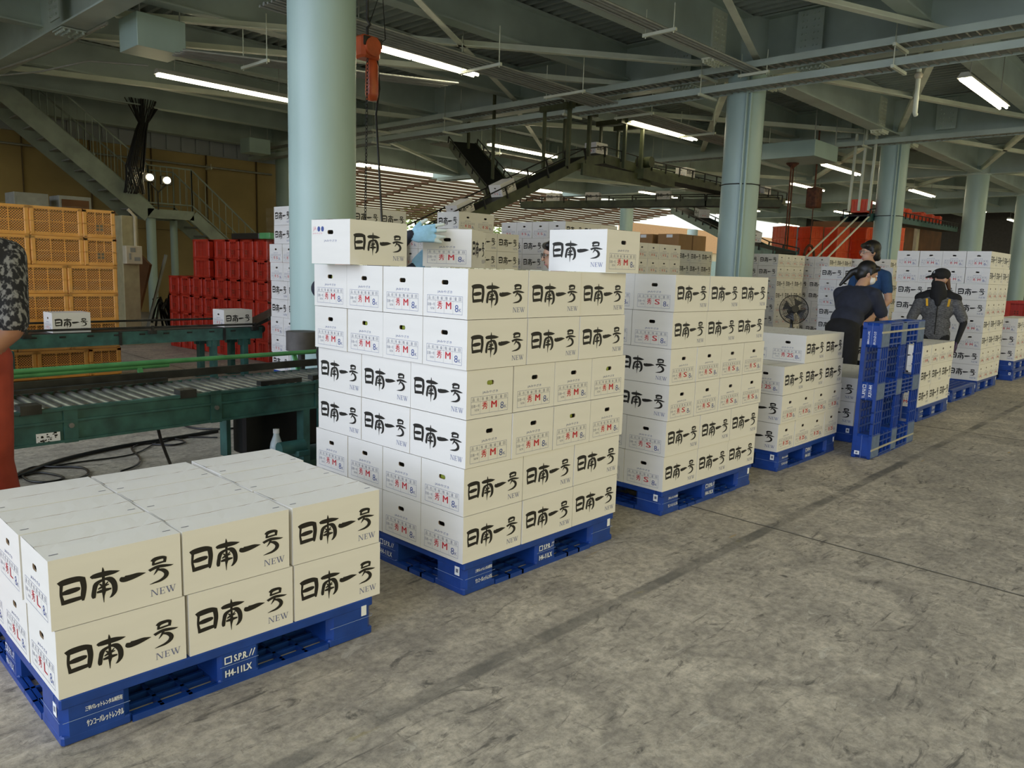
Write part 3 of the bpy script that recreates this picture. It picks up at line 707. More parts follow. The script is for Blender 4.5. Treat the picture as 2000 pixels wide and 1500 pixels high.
cbox('small pale steel box on the back wall conduits beside near column', (8.15, 17.0, 4.25), (8.75, 17.5, 4.62), CPNT)
cbox('pale suspended box with a flat underside, right of second column', (14.5, 4.75, 4.02), (15.75, 5.95, 4.36), CPNT)
t = thing('conduit_bend', 'pale conduit bending along the girder at upper left', 'conduit', (0, 0, 0))
m = MB(); m.tube([(1.75, 14.6, 4.60), (1.78, 13.2, 4.52), (1.95, 12.2, 4.56), (2.05, 11.2, 4.60), (2.05, 9.5, 4.60)], .022, 8); m.tube([(1.75, 14.2, 4.5), (2.1, 12.6, 4.42), (2.5, 11.6, 4.52), (3.2, 11.0, 4.50)], .015, 8); m.build('conduit_run', COND, t)
# vertical conduits and post at right under the front girder
t = thing('drop_pipe', 'slim pale drop pipe hanging between diagonal braces, upper right', 'pipe', (0, 0, 0)); m = MB(); m.tube([(11.0, 1.75, 5.45), (11.0, 1.75, 4.0), (11.05, 1.75, 3.98)], .035, 10); m.build('pipe_run', BRACE, t); m = MB(); m.ball((11.0, 1.75, 4.55), .06); m.build('pipe_joint', IVORY, t)

# ------------------------------------------------------------------ stairs, flood lights, net
t = thing('staircase', 'pale steel staircase with landing against the tan back wall', 'stairs', (0, 0, 0))
SY0, SY1 = 17.0, 18.1
def stringer(y):
    m = MB(); m.bar((2.0, y, 5.28), (5.55, y, 2.47), .03, .40); m.bar((5.5, y, 2.5), (6.62, y, 2.5), .03, .22); m.bar((6.6, y, 2.5), (9.6, y, 0.02), .03, .28); m.build('stringer', STAIR, t)
stringer(SY0); stringer(SY1)
m = MB()
for k in range(14): f = (k + .5) / 14; m.box((2.0 + 3.55 * f - .13, SY0, 5.30 - 2.81 * f), (2.0 + 3.55 * f + .13, SY1, 5.33 - 2.81 * f))
for k in range(12): f = (k + .5) / 12; m.box((6.6 + 3.0 * f - .13, SY0, 2.55 - 2.5 * f), (6.6 + 3.0 * f + .13, SY1, 2.58 - 2.5 * f))
m.box((5.5, SY0, 2.58), (6.62, SY1, 2.61)); m.build('tread_flight', GREY, t)
for y in (SY0 + .03, SY1 - .03):
    m = MB(); tp = [(2.0, 6.35), (5.55, 3.62), (6.6, 3.62), (9.4, 1.22)]; bt = [(2.0, 5.55), (5.55, 2.75), (6.6, 2.75), (9.4, .42)]
    for P_ in (tp, bt): m.tube([(a, y, z) for a, z in P_], .022, 8)
    m.build('hand_rail', STAIR, t); m = MB()
    for (i, n_) in ((0, 24), (1, 7), (2, 16)):
        for k in range(n_ + 1):
            f = k / n_; xa = tp[i][0] + (tp[i + 1][0] - tp[i][0]) * f; za = tp[i][1] + (tp[i + 1][1] - tp[i][1]) * f; zb = bt[i][1] + (bt[i + 1][1] - bt[i][1]) * f
            if za > 5.4: continue
            th = .022 if k in (0, n_) else .009; m.tube([(xa, y, zb - (.3 if k in (0, n_) else 0)), (xa, y, za)], th, 6)
    m.build('baluster_row', STAIR, t)
m = MB(); m.tube([(5.65, 17.2, 0), (5.65, 17.2, 2.4)], .11, 16); m.tube([(6.5, 17.9, 0), (6.5, 17.9, 2.4)], .09, 16); m.build('landing_post', CPNT, t)
for i, (x, z, lb) in enumerate(((5.52, 3.32, 'left lit flood lamp on stand at the stair landing'), (5.92, 3.29, 'right lit flood lamp on stand at the stair landing'))):
    t = thing('flood_lamp', lb, 'work lamp', (x, 16.85, z), 0, 'flood lamps at the landing')
    m = MB(); m.bev((-.12, 0.0, -.10), (.12, .12, .10), .01); m.build('lamp_body', GLOSSK, t); m = MB(); m.ball((0, -.012, 0), (.085, .02, .075)); m.build('lens', FLOOD, t)
    m = MB(); m.tube([(0, .06, -.1), (0.0 + (.2 if i == 0 else -.2), .06, -.3), (.0 + (.2 if i == 0 else -.2), .06, -.70)], .018, 8); m.build('bracket', IRON, t)
m = MB(); rn = random.Random(9)
for k in range(46):
    a = rn.uniform(0, 6.28); r0 = rn.uniform(.15, .42); m.tube([(5.4 + math.cos(a) * r0 * 1.2, 17.0 - .4 + math.sin(a) * .2, 5.0), (5.32 + math.cos(a) * .1, 16.6 + math.sin(a) * .1, 4.5), (5.26 + math.cos(a) * .12, 16.6 + math.sin(a) * .12, 4.3), (5.10 + math.cos(a) * .2, 16.6 + math.sin(a) * .2, 3.5), (5.06 + math.cos(a + 1) * .22, 16.6 + math.sin(a + 1) * .2, 2.9)], .012, 4, cap=False)
tag(m.build('shade_net', DARK), 'dark gathered net hanging beside the stair landing', 'net')
# cabinets and junk under the stairs
t = thing('panel_post', 'beige steel post with a meter box beside the amber crates', 'electrical panel', (2.68, 11.0, 0)); m = MB(); m.bev((0, 0, 0), (.26, .3, 2.1), .01); m.build('post_body', STEELB, t)
m = MB(); m.bev((0.0, -.14, 1.33), (.26, 0, 1.62), .012); m.build('meter_box', IVORY, t); m = MB(); m.box((.07, -.146, 1.52), (.15, -.14, 1.59)); m.box((.13, -.146, 1.38), (.22, -.14, 1.44)); m.box((.05, -.146, 1.40), (.08, -.14, 1.5)); m.build('meter_window', GREY, t); m = MB(); m.tube([(.2, -.03, 1.62), (.2, -.03, 2.1), (.1, -.03, 2.2)], .025, 8); m.build('conduit', IVORY, t)
m = MB(); m.bar((3.2, 12.6, 0.03), (3.35, 12.0, 1.5), .95, .04, up=(1, 0, 0)); m2 = MB(); t = thing('leaning_board', 'dark board with pale edge leaning beside the beige post', 'board', (0, 0, 0)); m.build('board_panel', BROWN, t); m2.bar((3.38, 12.0, 0.03), (3.80, 12.0, 1.5), .05, .04); m2.build('edge_strip', GREY, t)
for i, (x, lb, mm) in enumerate(((1.5, 'grey cabinet top behind the amber crates, left one', GREY), (2.15, 'grey cabinet with dark front behind amber crates, right one', BROWN))):
    t = thing('cabinet', lb, 'cabinet', (x, 12.2, 0), 0, 'cabinets under the stairs'); m = MB(); m.bev((0, 0, 0), (.5, .5, 2.42), .01); m.build('cabinet_body', GREY, t); m = MB(); m.box((.04, -.012, 1.0), (.46, 0, 2.36)); m.build('door', mm, t)
t = thing('paint_bucket', 'white bucket with red print beside the red crates', 'bucket', (3.75, 11.2, 0)); m = MB(); m.lathe([(.0, 0), (.13, 0), (.15, .34), (.158, .34), (.158, .36), (.14, .36), (.125, .02), (0, .02)]); m.build('bucket_body', PWHT, t); m = MB(); m.lathe([(.1445, .20), (.1475, .26)]); m.build('print_band', RINK, t)
m = MB()
for k in range(30): a = rn.uniform(0, 6.28); p = Vector((4.1 + rn.uniform(-.3, .3), 12.2 + rn.uniform(-.2, .2), 0)); m.tube([p, p + Vector((math.cos(a) * .2, math.sin(a) * .2, rn.uniform(.5, 1.1))), p + Vector((math.cos(a) * .35, math.sin(a) * .3, rn.uniform(.2, .9)))], rn.uniform(.015, .05), 6)
tag(m.build('hose_heap', GLOSSK), 'heap of dark hoses and bags beside the leaning board', 'hoses', kind='stuff')

# ------------------------------------------------------------------ crates
def crate_meshes(L, Wd, H, post, window):
    fr = MB(); l, w = L / 2, Wd / 2; pw = .055 * post
    fr.bev((-l, -w, 0), (l, w, .02), .01)
    for z, hh, o in ((H - .03, .03, 0), (H - .055, .012, -.006), (.02, .02, -.004)):
        fr.box((-l - o, -w - o, z), (l + o, -w + .012, z + hh)); fr.box((-l - o, w - .012, z), (l + o, w + o, z + hh)); fr.box((-l - o, -w, z), (-l + .012, w, z + hh)); fr.box((l - .012, -w, z), (l + o, w, z + hh))
    for sx in (-1, 1):
        for sy in (-1, 1):
            a = (min(sx * l, sx * (l - pw)), min(sy * w, sy * (w - pw)), 0); c_ = (max(sx * l, sx * (l - pw)), max(sy * w, sy * (w - pw)), H); fr.bev(a, c_, .012)
    def ribs(n, axis):
        ln = (l if axis == 0 else w) - pw
        for k in range(1, n):
            q = -ln + 2 * ln * k / n
            for s in (-1, 1):
                if axis == 0: fr.box((q - .005, min(s * w, s * (w - .008)), .02), (q + .005, max(s * w, s * (w - .008)), H - .03))
                else: fr.box((min(s * l, s * (l - .008)), q - .005, .02), (max(s * l, s * (l - .008)), q + .005, H - .03))
    ribs(3, 0); ribs(3, 1)
    for s in (-1, 1):
        fr.box((-l, min(s * w, s * (w - .006)), H * .48), (l, max(s * w, s * (w - .006)), H * .5)); fr.box((min(s * l, s * (l - .006)), -w, H * .48), (max(s * l, s * (l - .006)), w, H * .5))
        # window emblem plate on the short ends
        x0 = s * l; 
        fr.box((min(x0, x0 + s * .003), -.045, H * .22), (max(x0, x0 + s * .003), .045, H * .50), 1)
        for dy_ in (-.02, .02):
            for dz_ in (.30, .42): fr.box((min(x0, x0 + s * .0045), dy_ - .014, H * dz_ - .014), (max(x0, x0 + s * .0045), dy_ + .014, H * dz_ + .014), 2)
    lat = MB(); i = .006
    for s in (-1, 1):
        lat.add([(-l + pw, s * (w - i), .03), (l - pw, s * (w - i), .03), (l - pw, s * (w - i), H - .03), (-l + pw, s * (w - i), H - .03)], [(0, 1, 2, 3)])
        lat.add([(s * (l - i), -w + pw, .03), (s * (l - i), w - pw, .03), (s * (l - i), w - pw, H - .03), (s * (l - i), -w + pw, H - .03)], [(0, 1, 2, 3)])
    return fr, lat
def crate_kind(L, Wd, H, fm, lm, post=1.0, emb=(None, None)):
    fr, lat = crate_meshes(L, Wd, H, post, True); return fr.mesh('crate_frame', [fm, emb[0] or fm, emb[1] or fm]), lat.mesh('lattice_panel', [lm])
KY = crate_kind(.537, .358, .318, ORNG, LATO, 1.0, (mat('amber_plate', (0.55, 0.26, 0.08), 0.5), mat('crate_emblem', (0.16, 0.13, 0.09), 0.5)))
KR = crate_kind(.52, .360, .290, RED, LATR, 1.6, (RED, mat('red_emblem', (0.20, 0.02, 0.01), 0.5)))
KS = crate_kind(.52, .365, .300, SCAR, LATS, 1.2)
def crate(kind, x, y, z, rot, label, group, cat='crate', tilt=None):
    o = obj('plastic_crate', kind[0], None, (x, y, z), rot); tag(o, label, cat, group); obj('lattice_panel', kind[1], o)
    if tilt: o.rotation_euler = tilt
    return o
CH = .3185
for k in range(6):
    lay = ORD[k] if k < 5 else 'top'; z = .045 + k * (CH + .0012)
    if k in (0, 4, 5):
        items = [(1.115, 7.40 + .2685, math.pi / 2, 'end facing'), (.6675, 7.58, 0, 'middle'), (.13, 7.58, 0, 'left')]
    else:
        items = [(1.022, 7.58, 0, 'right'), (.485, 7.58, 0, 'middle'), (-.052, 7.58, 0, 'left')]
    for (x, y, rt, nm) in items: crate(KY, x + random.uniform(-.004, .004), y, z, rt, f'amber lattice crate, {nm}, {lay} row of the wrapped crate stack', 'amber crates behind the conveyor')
t = thing('crate_skid', 'low dark skid under the wrapped amber crates', 'skid', (0, 0, 0)); m = MB(); m.box((-.35, 7.42, .025), (1.28, 8.3, .044)); m.build('skid_deck', BROWN, t); m = MB()
for x in (-.3, .45, 1.2): m.box((x - .04, 7.44, 0), (x + .04, 8.28, .025))
m.build('skid_runner', BROWN, t)
m = MB(); n = 30
path = [(-.38, 7.385), (1.315, 7.385), (1.315, 8.34), (-.38, 8.34)]
for i in range(4):
    a, c_ = path[i], path[(i + 1) % 4]; vs = []; fs = []
    for j in range(n + 1):
        f = j / n
        for kk in range(9): zz = .36 + 1.62 * kk / 8; o = .006 * math.sin(j * 2.1 + kk * 1.7); vs.append((a[0] + (c_[0] - a[0]) * f + (o if i in (1, 3) else 0), a[1] + (c_[1] - a[1]) * f - (o if i in (0, 2) else 0), zz))
    for j in range(n):
        for kk in range(8): q = j * 9 + kk; fs.append((q, q + 9, q + 10, q + 1))
    m.add(vs, fs, 0, True)
tag(m.build('stretch_film', FILM), 'clear stretch film wrapped around the amber crates', 'film')
# red crates, short ends towards the conveyor
RX = 3.50
for j in range(8):
    yj = 7.75 + .1825 + j * .364
    for k in range(6 if j < 4 else 4):
        xx = 3.42 + .26 - .022 * j
        crate(KR, xx, yj, k * .2905, random.uniform(-.01, .01), f'red plastic crate, {NTH[j]} column from right, {ORD[k]} row of the red stack', 'red crates beside the conveyor')
for k in (4, 5):
    for i in range(2): crate(KR, 3.30 + .18 + i * .37, 9.55 + i * .0, k * .2905, math.pi / 2 + .02, f'red crate turned long side out, {("left", "right")[i]}, {("lower", "upper")[k - 4]} of the red stack', 'red crates beside the conveyor')
t = thing('tool_case', 'black case lying on top of the red crates', 'case', (3.35, 8.0, 6 * .2905 + .001)); m = MB(); m.bev((0, -.15, 0), (.42, .65, .085), .012); m.build('case_body', GLOSSK, t); m = MB(); m.bev((0, -.45, 0), (.3, -.16, .085), .01); m.build('side_pocket', LGRN, t)

# ------------------------------------------------------------------ floor conveyors
t = thing('belt_conveyor', 'teal belt conveyor behind the roller table carrying two white cartons', 'conveyor', (0, 0, 0))
m = MB(); m.bar((-3.2, 6.66, .545), (2.72, 6.66, .545), .03, .14); m.bar((-3.2, 7.08, .545), (2.72, 7.08, .545), .03, .14)
for k in range(22): m.box((-3.1 + k * .27, 6.635, .575), (-3.04 + k * .27, 6.645, .592), 1)
for k in range(5): m.box((-2.6 + k * 1.2, 6.63, .47), (-2.57 + k * 1.2, 6.645, .615), 1)
m.build('side_beam', [GREEN, DARK], t)
m = MB(); m.box((-3.2, 6.68, .598), (2.72, 7.06, .622)); m.build('belt', DARK, t)
m = MB(); m.tube([(-3.2, 6.60, .665), (2.6, 6.60, .66)], .012, 8); m.tube([(-3.2, 7.12, .70), (2.6, 7.12, .70)], .012, 8)
for k in range(5): m.bar((-2.4 + k * 1.25, 6.60, .60), (-2.4 + k * 1.25, 6.60, .68), .03, .02); m.box((-2.44 + k * 1.25, 6.58, .585), (-2.36 + k * 1.25, 6.64, .625))
m.build('guide_rail', IRON, t)
for x in (-2.6, -.4, 2.1, 2.5):
    for y in (6.7, 7.04):
        m = MB(); m.bar((x, y, 0), (x, y, .475), .09, .06); m.box((x - .09, y - .07, 0), (x + .09, y + .07, .012)); m.box((x - .07, y - .03, .40), (x + .07, y + .03, .478)); m.build('leg', GREEN, t)
m = MB(); m.tube([(2.72, 6.66, .59), (2.72, 7.1, .59)], .05, 14); m.bar((2.66, 6.9, .62), (3.5, 6.9, .98), .34, .04); m.bar((2.8, 6.62, .72), (3.4, 6.62, 1.0), .03, .05); m.build('end_ramp', IRON, t)
m = MB(); m.bev((-3.1, 6.45, .20), (-.05, 6.62, .48), .02); m.build('drive_guard', GREEN, t)
carton('S', .554, 6.70 + .143, .6225, 0.0, 'white carton riding the belt conveyor in front of amber crates', 'cartons on the belt conveyor', jit=False)
carton('S', 2.43, 6.70 + .143, .6225, 0.02, 'white carton riding the belt conveyor in front of red crates', 'cartons on the belt conveyor', jit=False)

t = thing('roller_conveyor', 'teal roller conveyor table with switch box behind the front cartons', 'conveyor', (0, 0, 0))
def ly(x): return 2.215 + .05 * (x + 1.2)
def P3(x, o, z): return (x, ly(x) + o, z)
XA, XB = -3.0, 1.5
m = MB()
for o in (0, .56):
    m.bar(P3(XA, o, .525), P3(XB, o, .525), .02, .19); m.bar(P3(XA, o - .012, .612), P3(XB, o - .012, .612), .03, .014); m.bar(P3(XA, o - .012, .545), P3(XB, o - .012, .545), .022, .012); m.bar(P3(XA, o - .012, .437), P3(XB, o - .012, .437), .03, .014)
for x in (-2.2, -.86, -.02, .75):
    m.box((x - .035, ly(x) - .022, .425), (x + .035, ly(x) - .01, .625)); m.tube([P3(x, -.022, .52), P3(x, -.034, .52)], .014, 10, 1)
m.build('side_channel', [GREEN, ROLL], t)
x = XA + .06
while x < XB:
    m = MB(); m.tube([P3(x, .02, .598), P3(x, .545, .598)], .026, 10); m.build('roller', ROLL, t); x += .066
m = MB(); m.bar(P3(XA, .60, .66), P3(XB, .60, .66), .03, .05); m.bar(P3(XA, .50, .642), P3(-.1, .52, .642), .05, .02); m.bar(P3(.3, .02, .638), P3(.62, .03, .638), .05, .03); m.bar(P3(.72, .05, .638), P3(1.3, .12, .638), .05, .03)
for x in (-1.05, -.2): m.box((x - .05, ly(x) - .03, .60), (x + .05, ly(x) + .06, .65)); 
m.build('guide_strip', IRON, t)
m = MB(); m.tube([P3(XA, .72, .735), P3(.0, .70, .735), P3(1.5, .66, .735)], .017, 8); m.tube([P3(XA, .72, .705), P3(.0, .71, .71)], .017, 8)
for x in (-2, -.2, 1.0): m.bar(P3(x, .62, .55), P3(x, .72, .73), .03, .02)
m.build('green_rail', LGRN, t)
for x in (-2.4, .64):
    for o in (.0, .56):
        m = MB(); m.bar(P3(x, o + .02, 0), P3(x, o + .02, .43), .085, .05); m.box((x - .07, ly(x) + o - .05, 0), (x + .07, ly(x) + o + .08, .012)); m.build('leg', GREEN, t)
m = MB(); m.bar(P3(.30, .50, .06), P3(.30, .50, .43), .10, .03); m.bar(P3(.66, .28, .03), P3(1.5, .28, .03), .5, .04); m.build('under_frame', GREEN, t)
m = MB(); m.bev((.36, ly(.3) + .35, .08), (1.4, ly(.3) + .52, .43), .02); m.build('drive_housing', GLOSSK, t)
m = MB(); yb = ly(.8); m.box((.72, yb - .045, .10), (.90, yb - .03, .43)); m.build('switch_plate', GREEN, t)
sw = MB(); sw.bev((.735, yb - .125, .13), (.875, yb - .045, .405), .01); sw = sw.build('switch_box', IVORY, t)
m = MB(); m.box((.775, yb - .131, .20), (.86, yb - .125, .31)); m.build('switch_plate', GREY, sw)
m = MB(); m.bar((.79, yb - .15, .275), (.865, yb - .15, .285), .03, .022); m.tube([(.795, yb - .125, .275), (.795, yb - .16, .275)], .018, 10); m.build('switch_handle', GLOSSK, sw)
m = MB(); m.box((-1.03, ly(-1) - .0135, .432), (-.915, ly(-1) - .0125, .492))
for k in range(26): xx = -1.025 + rn.random() * .095; zz = .436 + rn.random() * .05; m.box((xx, ly(-1) - .0142, zz), (xx + .004 + rn.random() * .01, ly(-1) - .0135, zz + .003 + rn.random() * .006), 1)
m.build('name_plate', [PWHT, GLOSSK], t)
t = thing('drum_post', 'dark grey drum on a post behind the roller conveyor', 'drum', (1.30, 3.42, 0)); m = MB(); m.tube([(0, 0, .70), (0, 0, .86)], .125, 28); m.build('drum', mat('weathered_grey', (0.11, 0.10, 0.095), 0.7, var=0.2), t); m = MB(); m.tube([(0, 0, 0), (0, 0, .70)], .03, 10); m.box((-.1, -.1, 0), (.1, .1, .012)); m.build('post', IRON, t)
# cables on the floor
t = thing('floor_cable', 'black cables coiled on the floor under the roller conveyor', 'cable', (0, 0, 0))
m = MB()
def loop(cx, cy, rx, ry, a0=0, a1=6.4, n=26, z=.014): return [(cx + rx * math.cos(a0 + (a1 - a0) * k / n), cy + ry * math.sin(a0 + (a1 - a0) * k / n), z + .004 * math.sin(k)) for k in range(n + 1)]
def smooth(P_, z, n=6):
    o = []
    for i in range(len(P_) - 1):
        p0, p1, p2, p3 = P_[max(i - 1, 0)], P_[i], P_[i + 1], P_[min(i + 2, len(P_) - 1)]
        for k in range(n): u = k / n; o.append(tuple(.5 * (2 * p1[q] + (p2[q] - p0[q]) * u + (2 * p0[q] - 5 * p1[q] + 4 * p2[q] - p3[q]) * u * u + (3 * p1[q] - p0[q] - 3 * p2[q] + p3[q]) * u ** 3) for q in (0, 1)) + (z,))
    return o + [(*P_[-1], z)]
m.tube(smooth([(-1.5, 2.85), (-.89, 3.26), (-.63, 3.48), (-.38, 3.61), (-.06, 3.71), (.26, 3.74), (.73, 3.8)], .016), .015, 8)
m.tube(smooth([(-.6, 3.43), (-.43, 3.44), (-.1, 3.44), (.2, 3.72), (.35, 3.83), (.63, 3.6)], .008), .006, 6)
for P_, r_ in (([(-.84, 3.3), (-.72, 3.28), (-.66, 3.07), (-.76, 3.02), (-.84, 3.12), (-.84, 3.3)], .008), ([(-.89, 3.3), (-.73, 3.46), (-.61, 3.38), (-.49, 3.25), (-.52, 3.06), (-.65, 2.96), (-.8, 3.0)], .009), ([(.1, 3.75), (-.03, 3.62), (-.1, 3.28), (-.2, 3.1), (-.33, 3.01)], .007), ([(.1, 3.72), (.22, 3.7), (.34, 3.75), (.36, 3.59), (.25, 3.54), (.14, 3.66)], .008), ([(.99, 4.32), (.83, 4.4), (.64, 4.27), (.64, 4.05), (.77, 3.88), (1.0, 3.8)], .009)): m.tube(smooth(P_, r_ + .003), r_, 6)
m.build('cable_run', GLOSSK, t)
t = thing('hanging_cable', 'black power cable dropping from the roller conveyor to the floor', 'cable', (0, 0, 0)); m = MB(); m.tube([(-.38, 2.26, .44), (-.35, 2.30, .36), (-.28, 2.40, .24), (-.17, 2.58, .09), (-.06, 2.8, .013), (.0, 2.95, .012)], .010, 8); m.build('cable_run', GLOSSK, t)
t = thing('stand_motor', 'small dark motor on a stand beneath the roller conveyor', 'motor', (.42, 2.10, 0)); m = MB(); m.tube([(-.10, 0, .23), (.08, 0, .23)], .045, 14); m.bev((.0, -.06, .17), (.10, .06, .21), .01); m.build('motor_body', GREEN, t); m = MB(); m.tube([(.03, 0, 0), (.03, 0, .18)], .014, 8); m.box((-.05, -.05, 0), (.11, .05, .01)); m.build('stand', GREEN, t)
t = thing('water_bottle', 'clear plastic bottle with white cap behind the front cartons', 'bottle', (.45, 2.36, 0)); t.scale = (1.3, 1.3, 1.3)
GL = mat('clear_bottle', (0.55, 0.66, 0.72), 0.08, var=0.02); m = MB(); m.lathe([(.0, 0), (.031, 0), (.033, .02), (.033, .14), (.030, .16), (.016, .20), (.014, .215)], n=16); m.build('bottle_body', GL, t); m = MB(); m.lathe([(.016, .212), (.016, .235), (0, .236)], n=16); m.build('cap', PWHT, t)
t = thing('orange_bin', 'orange plastic bin at the left edge beside the red trousers', 'bin', (-1.85, 1.13, 0)); m = MB(); m.box((0, 0, 0), (.36, .32, .02))
for a, c_ in (((0, 0, .02), (.012, .32, .62)), ((.348, 0, .02), (.36, .32, .62)), ((0, 0, .02), (.36, .012, .62)), ((0, .308, .02), (.36, .32, .62))): m.box(a, c_)
m.build('bin_body', SCAR, t); m = MB(); m.box((-.012, -.012, .60), (.372, .002, .63)); m.box((-.012, .318, .60), (.372, .332, .63)); m.box((-.012, 0, .60), (0, .32, .63)); m.box((.36, 0, .60), (.372, .32, .63)); m.build('bin_rim', SCAR, t)

# ------------------------------------------------------------------ pallets and cartons along the aisle
pallet(-1.593, .015, 'blue pallet under the low carton stack nearest the camera', -.02)
def stk1():
    n = 0
    for k in range(2):
        for ix in range(3):
            for iy in range(3):
                if k == 0 and not (ix == 0 or iy == 0): continue
                x = (ix + .5) * BL + ix * .011 - .008 + (.008 if k == 0 else 0) + (.012 if (k == 1 and ix == 2 and iy == 2) else 0); y = (iy + .5) * BW + iy * .005 + .004 + (.0 if ix else .004 * iy)
                a = -.02; X = -1.593 + x * math.cos(a) - y * math.sin(a); Y = .015 + x * math.sin(a) + y * math.cos(a)
                row = ('front', 'middle', 'rear')[iy]; c_ = ('left', 'centre', 'right')[ix]
                carton('L', X, Y, PH + k * LH, a, f'white L grade carton, {row} row {c_}, {("bottom", "top")[k]} layer of low stack nearest camera', 'cartons on the nearest low stack', flaps=(k == 1))
stk1()
pallet(0, 0, 'blue pallet under the tall M grade carton stack')
stack(-.006, .004, PH, 'AABBAA', 'M', 'tall M grade stack', 'cartons on the tall M grade stack')
ZT = PH + 6 * LH
carton('M', .095, .905, ZT, .10, 'white carton with red and blue emblem, alone on top left of tall stack', 'loose cartons on top of the tall stack', plain=True, jit=False)
carton('M', .888, 1.072, ZT + .004, .585, 'white M grade carton steadied by the light blue glove', 'loose cartons on top of the tall stack', flaps=True, jit=False)
carton('M', .895 + BW / 2, -.022 + BL / 2, ZT, math.pi / 2, 'white carton alone on top right of tall stack, lettering facing left', 'loose cartons on top of the tall stack', flaps=True, jit=False)
pallet(1.641, .040, 'blue pallet under the tall S grade carton stack', -.018)
stack(1.641, .036, PH, 'AABBAA', 'S', 'tall S grade stack', 'cartons on the tall S grade stack', rot=-.018)
pallet(3.215, .045, 'blue pallet under the waist high 2S carton stack')
stack(3.212, .05, PH, 'BBA', '2S', 'waist high 2S stack', 'cartons on the 2S stack')
for ix in (1, 2):
    for iy in range(3): carton('2S', 3.212 + (ix + .5) * BL - .02, .05 + (iy + .5) * BW, PH + 3 * LH, 0, f'white 2S grade carton in short top row, {("left", "right")[ix - 1]} {("front", "middle", "rear")[iy]}', 'cartons on the 2S stack', flaps=True)
pallet(4.75, .06, 'dark blue pallet half hidden between 2S stack and upright pallet')
stack(4.76, .06, PH, 'BB', 'L', 'half hidden low stack', 'cartons on the half hidden low stack', topflaps=True)
up = pallet(0, 0, 'blue pallet standing upright on its edge in the aisle')
up.rotation_euler = (math.pi / 2, 0, 0); up.matrix_world = Matrix(((1, 0, 0, 4.19), (0, 0, 1, -.285), (0, 1, 0, 0.0), (0, 0, 0, 1))) @ Matrix.Rotation(0, 4, 'X')
pallet(6.36, -.01, 'blue pallet under the three layer stack behind the upright pallet')
stack(6.355, 0, PH, 'AAB', 'M', 'three layer stack by masked person', 'cartons on the three layer stack', rows=2, topflaps=True)
pallet(8.15, .12, 'empty blue pallet just right of the person in the cap')
pallet(9.46, .155, 'blue pallet under the tallest stack at right')
stack(9.455, .16, PH, 'BBAABBAA', 'M', 'tallest right stack', 'cartons on the tallest right stack', topflaps=False)
pallet(11.35, .10, 'lower blue pallet of the pair at far right edge'); pallet(11.33, .11, 'upper blue pallet of the pair at far right edge', 0, PH)
stack(11.33, .11, 2 * PH, 'BBA', 'M', 'short stack at right edge', 'cartons on the short right edge stack')
crate_n = 0
for i in range(2):
    for k in range(4): crate(KR, 13.2 + i * .53, .45, k * .2905 + .0, 0, f'dark red crate behind the right edge stack, {("left", "right")[i]}, {ORD[k]} row', 'crates behind the right edge stack')
# wrapped and waiting stacks further in
def far(x, y, layers, nm, grade='S', rot=0, film=False):
    pallet(x, y, f'blue pallet under the {nm}', rot)
    stack(x - .003, y + .003, PH, layers, grade, nm, f'cartons on the {nm}', rot=rot)
    if film:
        m = MB(); e = .02; h0, h1 = PH + .02, PH + len(layers) * (BH + .001); q = [(-e, -e), (1.14 + e, -e), (1.14 + e, 1.16 + e), (-e, 1.16 + e)]
        for i in range(4):
            a, c_ = q[i], q[(i + 1) % 4]; vs = []; fs = []
            for j in range(13):
                for kk in range(9): f = j / 12; vs.append((a[0] + (c_[0] - a[0]) * f, a[1] + (c_[1] - a[1]) * f, h0 + (h1 - h0) * kk / 8))
            for j in range(12):
                for kk in range(8): s_ = j * 9 + kk; fs.append((s_, s_ + 9, s_ + 10, s_ + 1))
            m.add(vs, fs, 0, True)
        o = m.build('stretch_film', FILM, None, (x - .003, y + .003, 0), rot); tag(o, f'clear stretch film wrapped around the {nm}', 'film', 'stretch films around cartons')
far(2.56, 5.0, 'BAABBAACC', 'wrapped stack behind near column', film=True)
far(3.9, 5.9, 'BABABAB', 'stack behind gloved hand')
far(3.78, 4.31, 'BBAABBAA', 'stack under inclined conveyor')
for i in range(2): carton('2S', 3.78 + .11 + BW * (i + .5), 4.31 + BL / 2, PH + 8 * LH, math.pi / 2, f'white graded carton in top row under inclined conveyor, {NTH[i]} from left', 'cartons on the stack under inclined conveyor')
far(5.62, 4.15, 'AABBAABBA', 'grey shaded stack behind peeking person')
far(6.78, 3.85, 'AABBAABB', 'stack left of second column')
far(9.35, 4.75, 'AABBAAAA', 'stack with brown boxes on top')
for i, (bx, by) in enumerate(((9.58, 5.55), (9.58, 5.02), (10.05, 5.02))):
    t = thing('brown_box', f'brown cardboard box on white cartons behind second column, {("left", "middle", "right")[i]}', 'box', (bx, by, PH + 8 * LH), 0, 'brown boxes on the far stack')
    m = MB(); m.bev((-.16, -.21, 0), (.27, .21, .26), .003); m.build('box_body', KRAFT, t); m = MB(); m.box((-.1605, -.08, .20), (-.16, .04, .25)); m.build('paper_label', PWHT, t)
far(11.32, 3.90, 'AABBAABB', 'film wrapped stack left of fan', film=True)
far(12.78, 3.55, 'BBAABBAA', 'film wrapped stack behind fan', film=True)
far(14.05, 2.85, 'BAABBBBA', 'film wrapped stack behind bending person')
far(15.6, 2.4, 'AABBAABB', 'stack behind blue shirted person')
far(10.75, 1.75, 'AABBAAB', 'stack behind the tallest right stack')
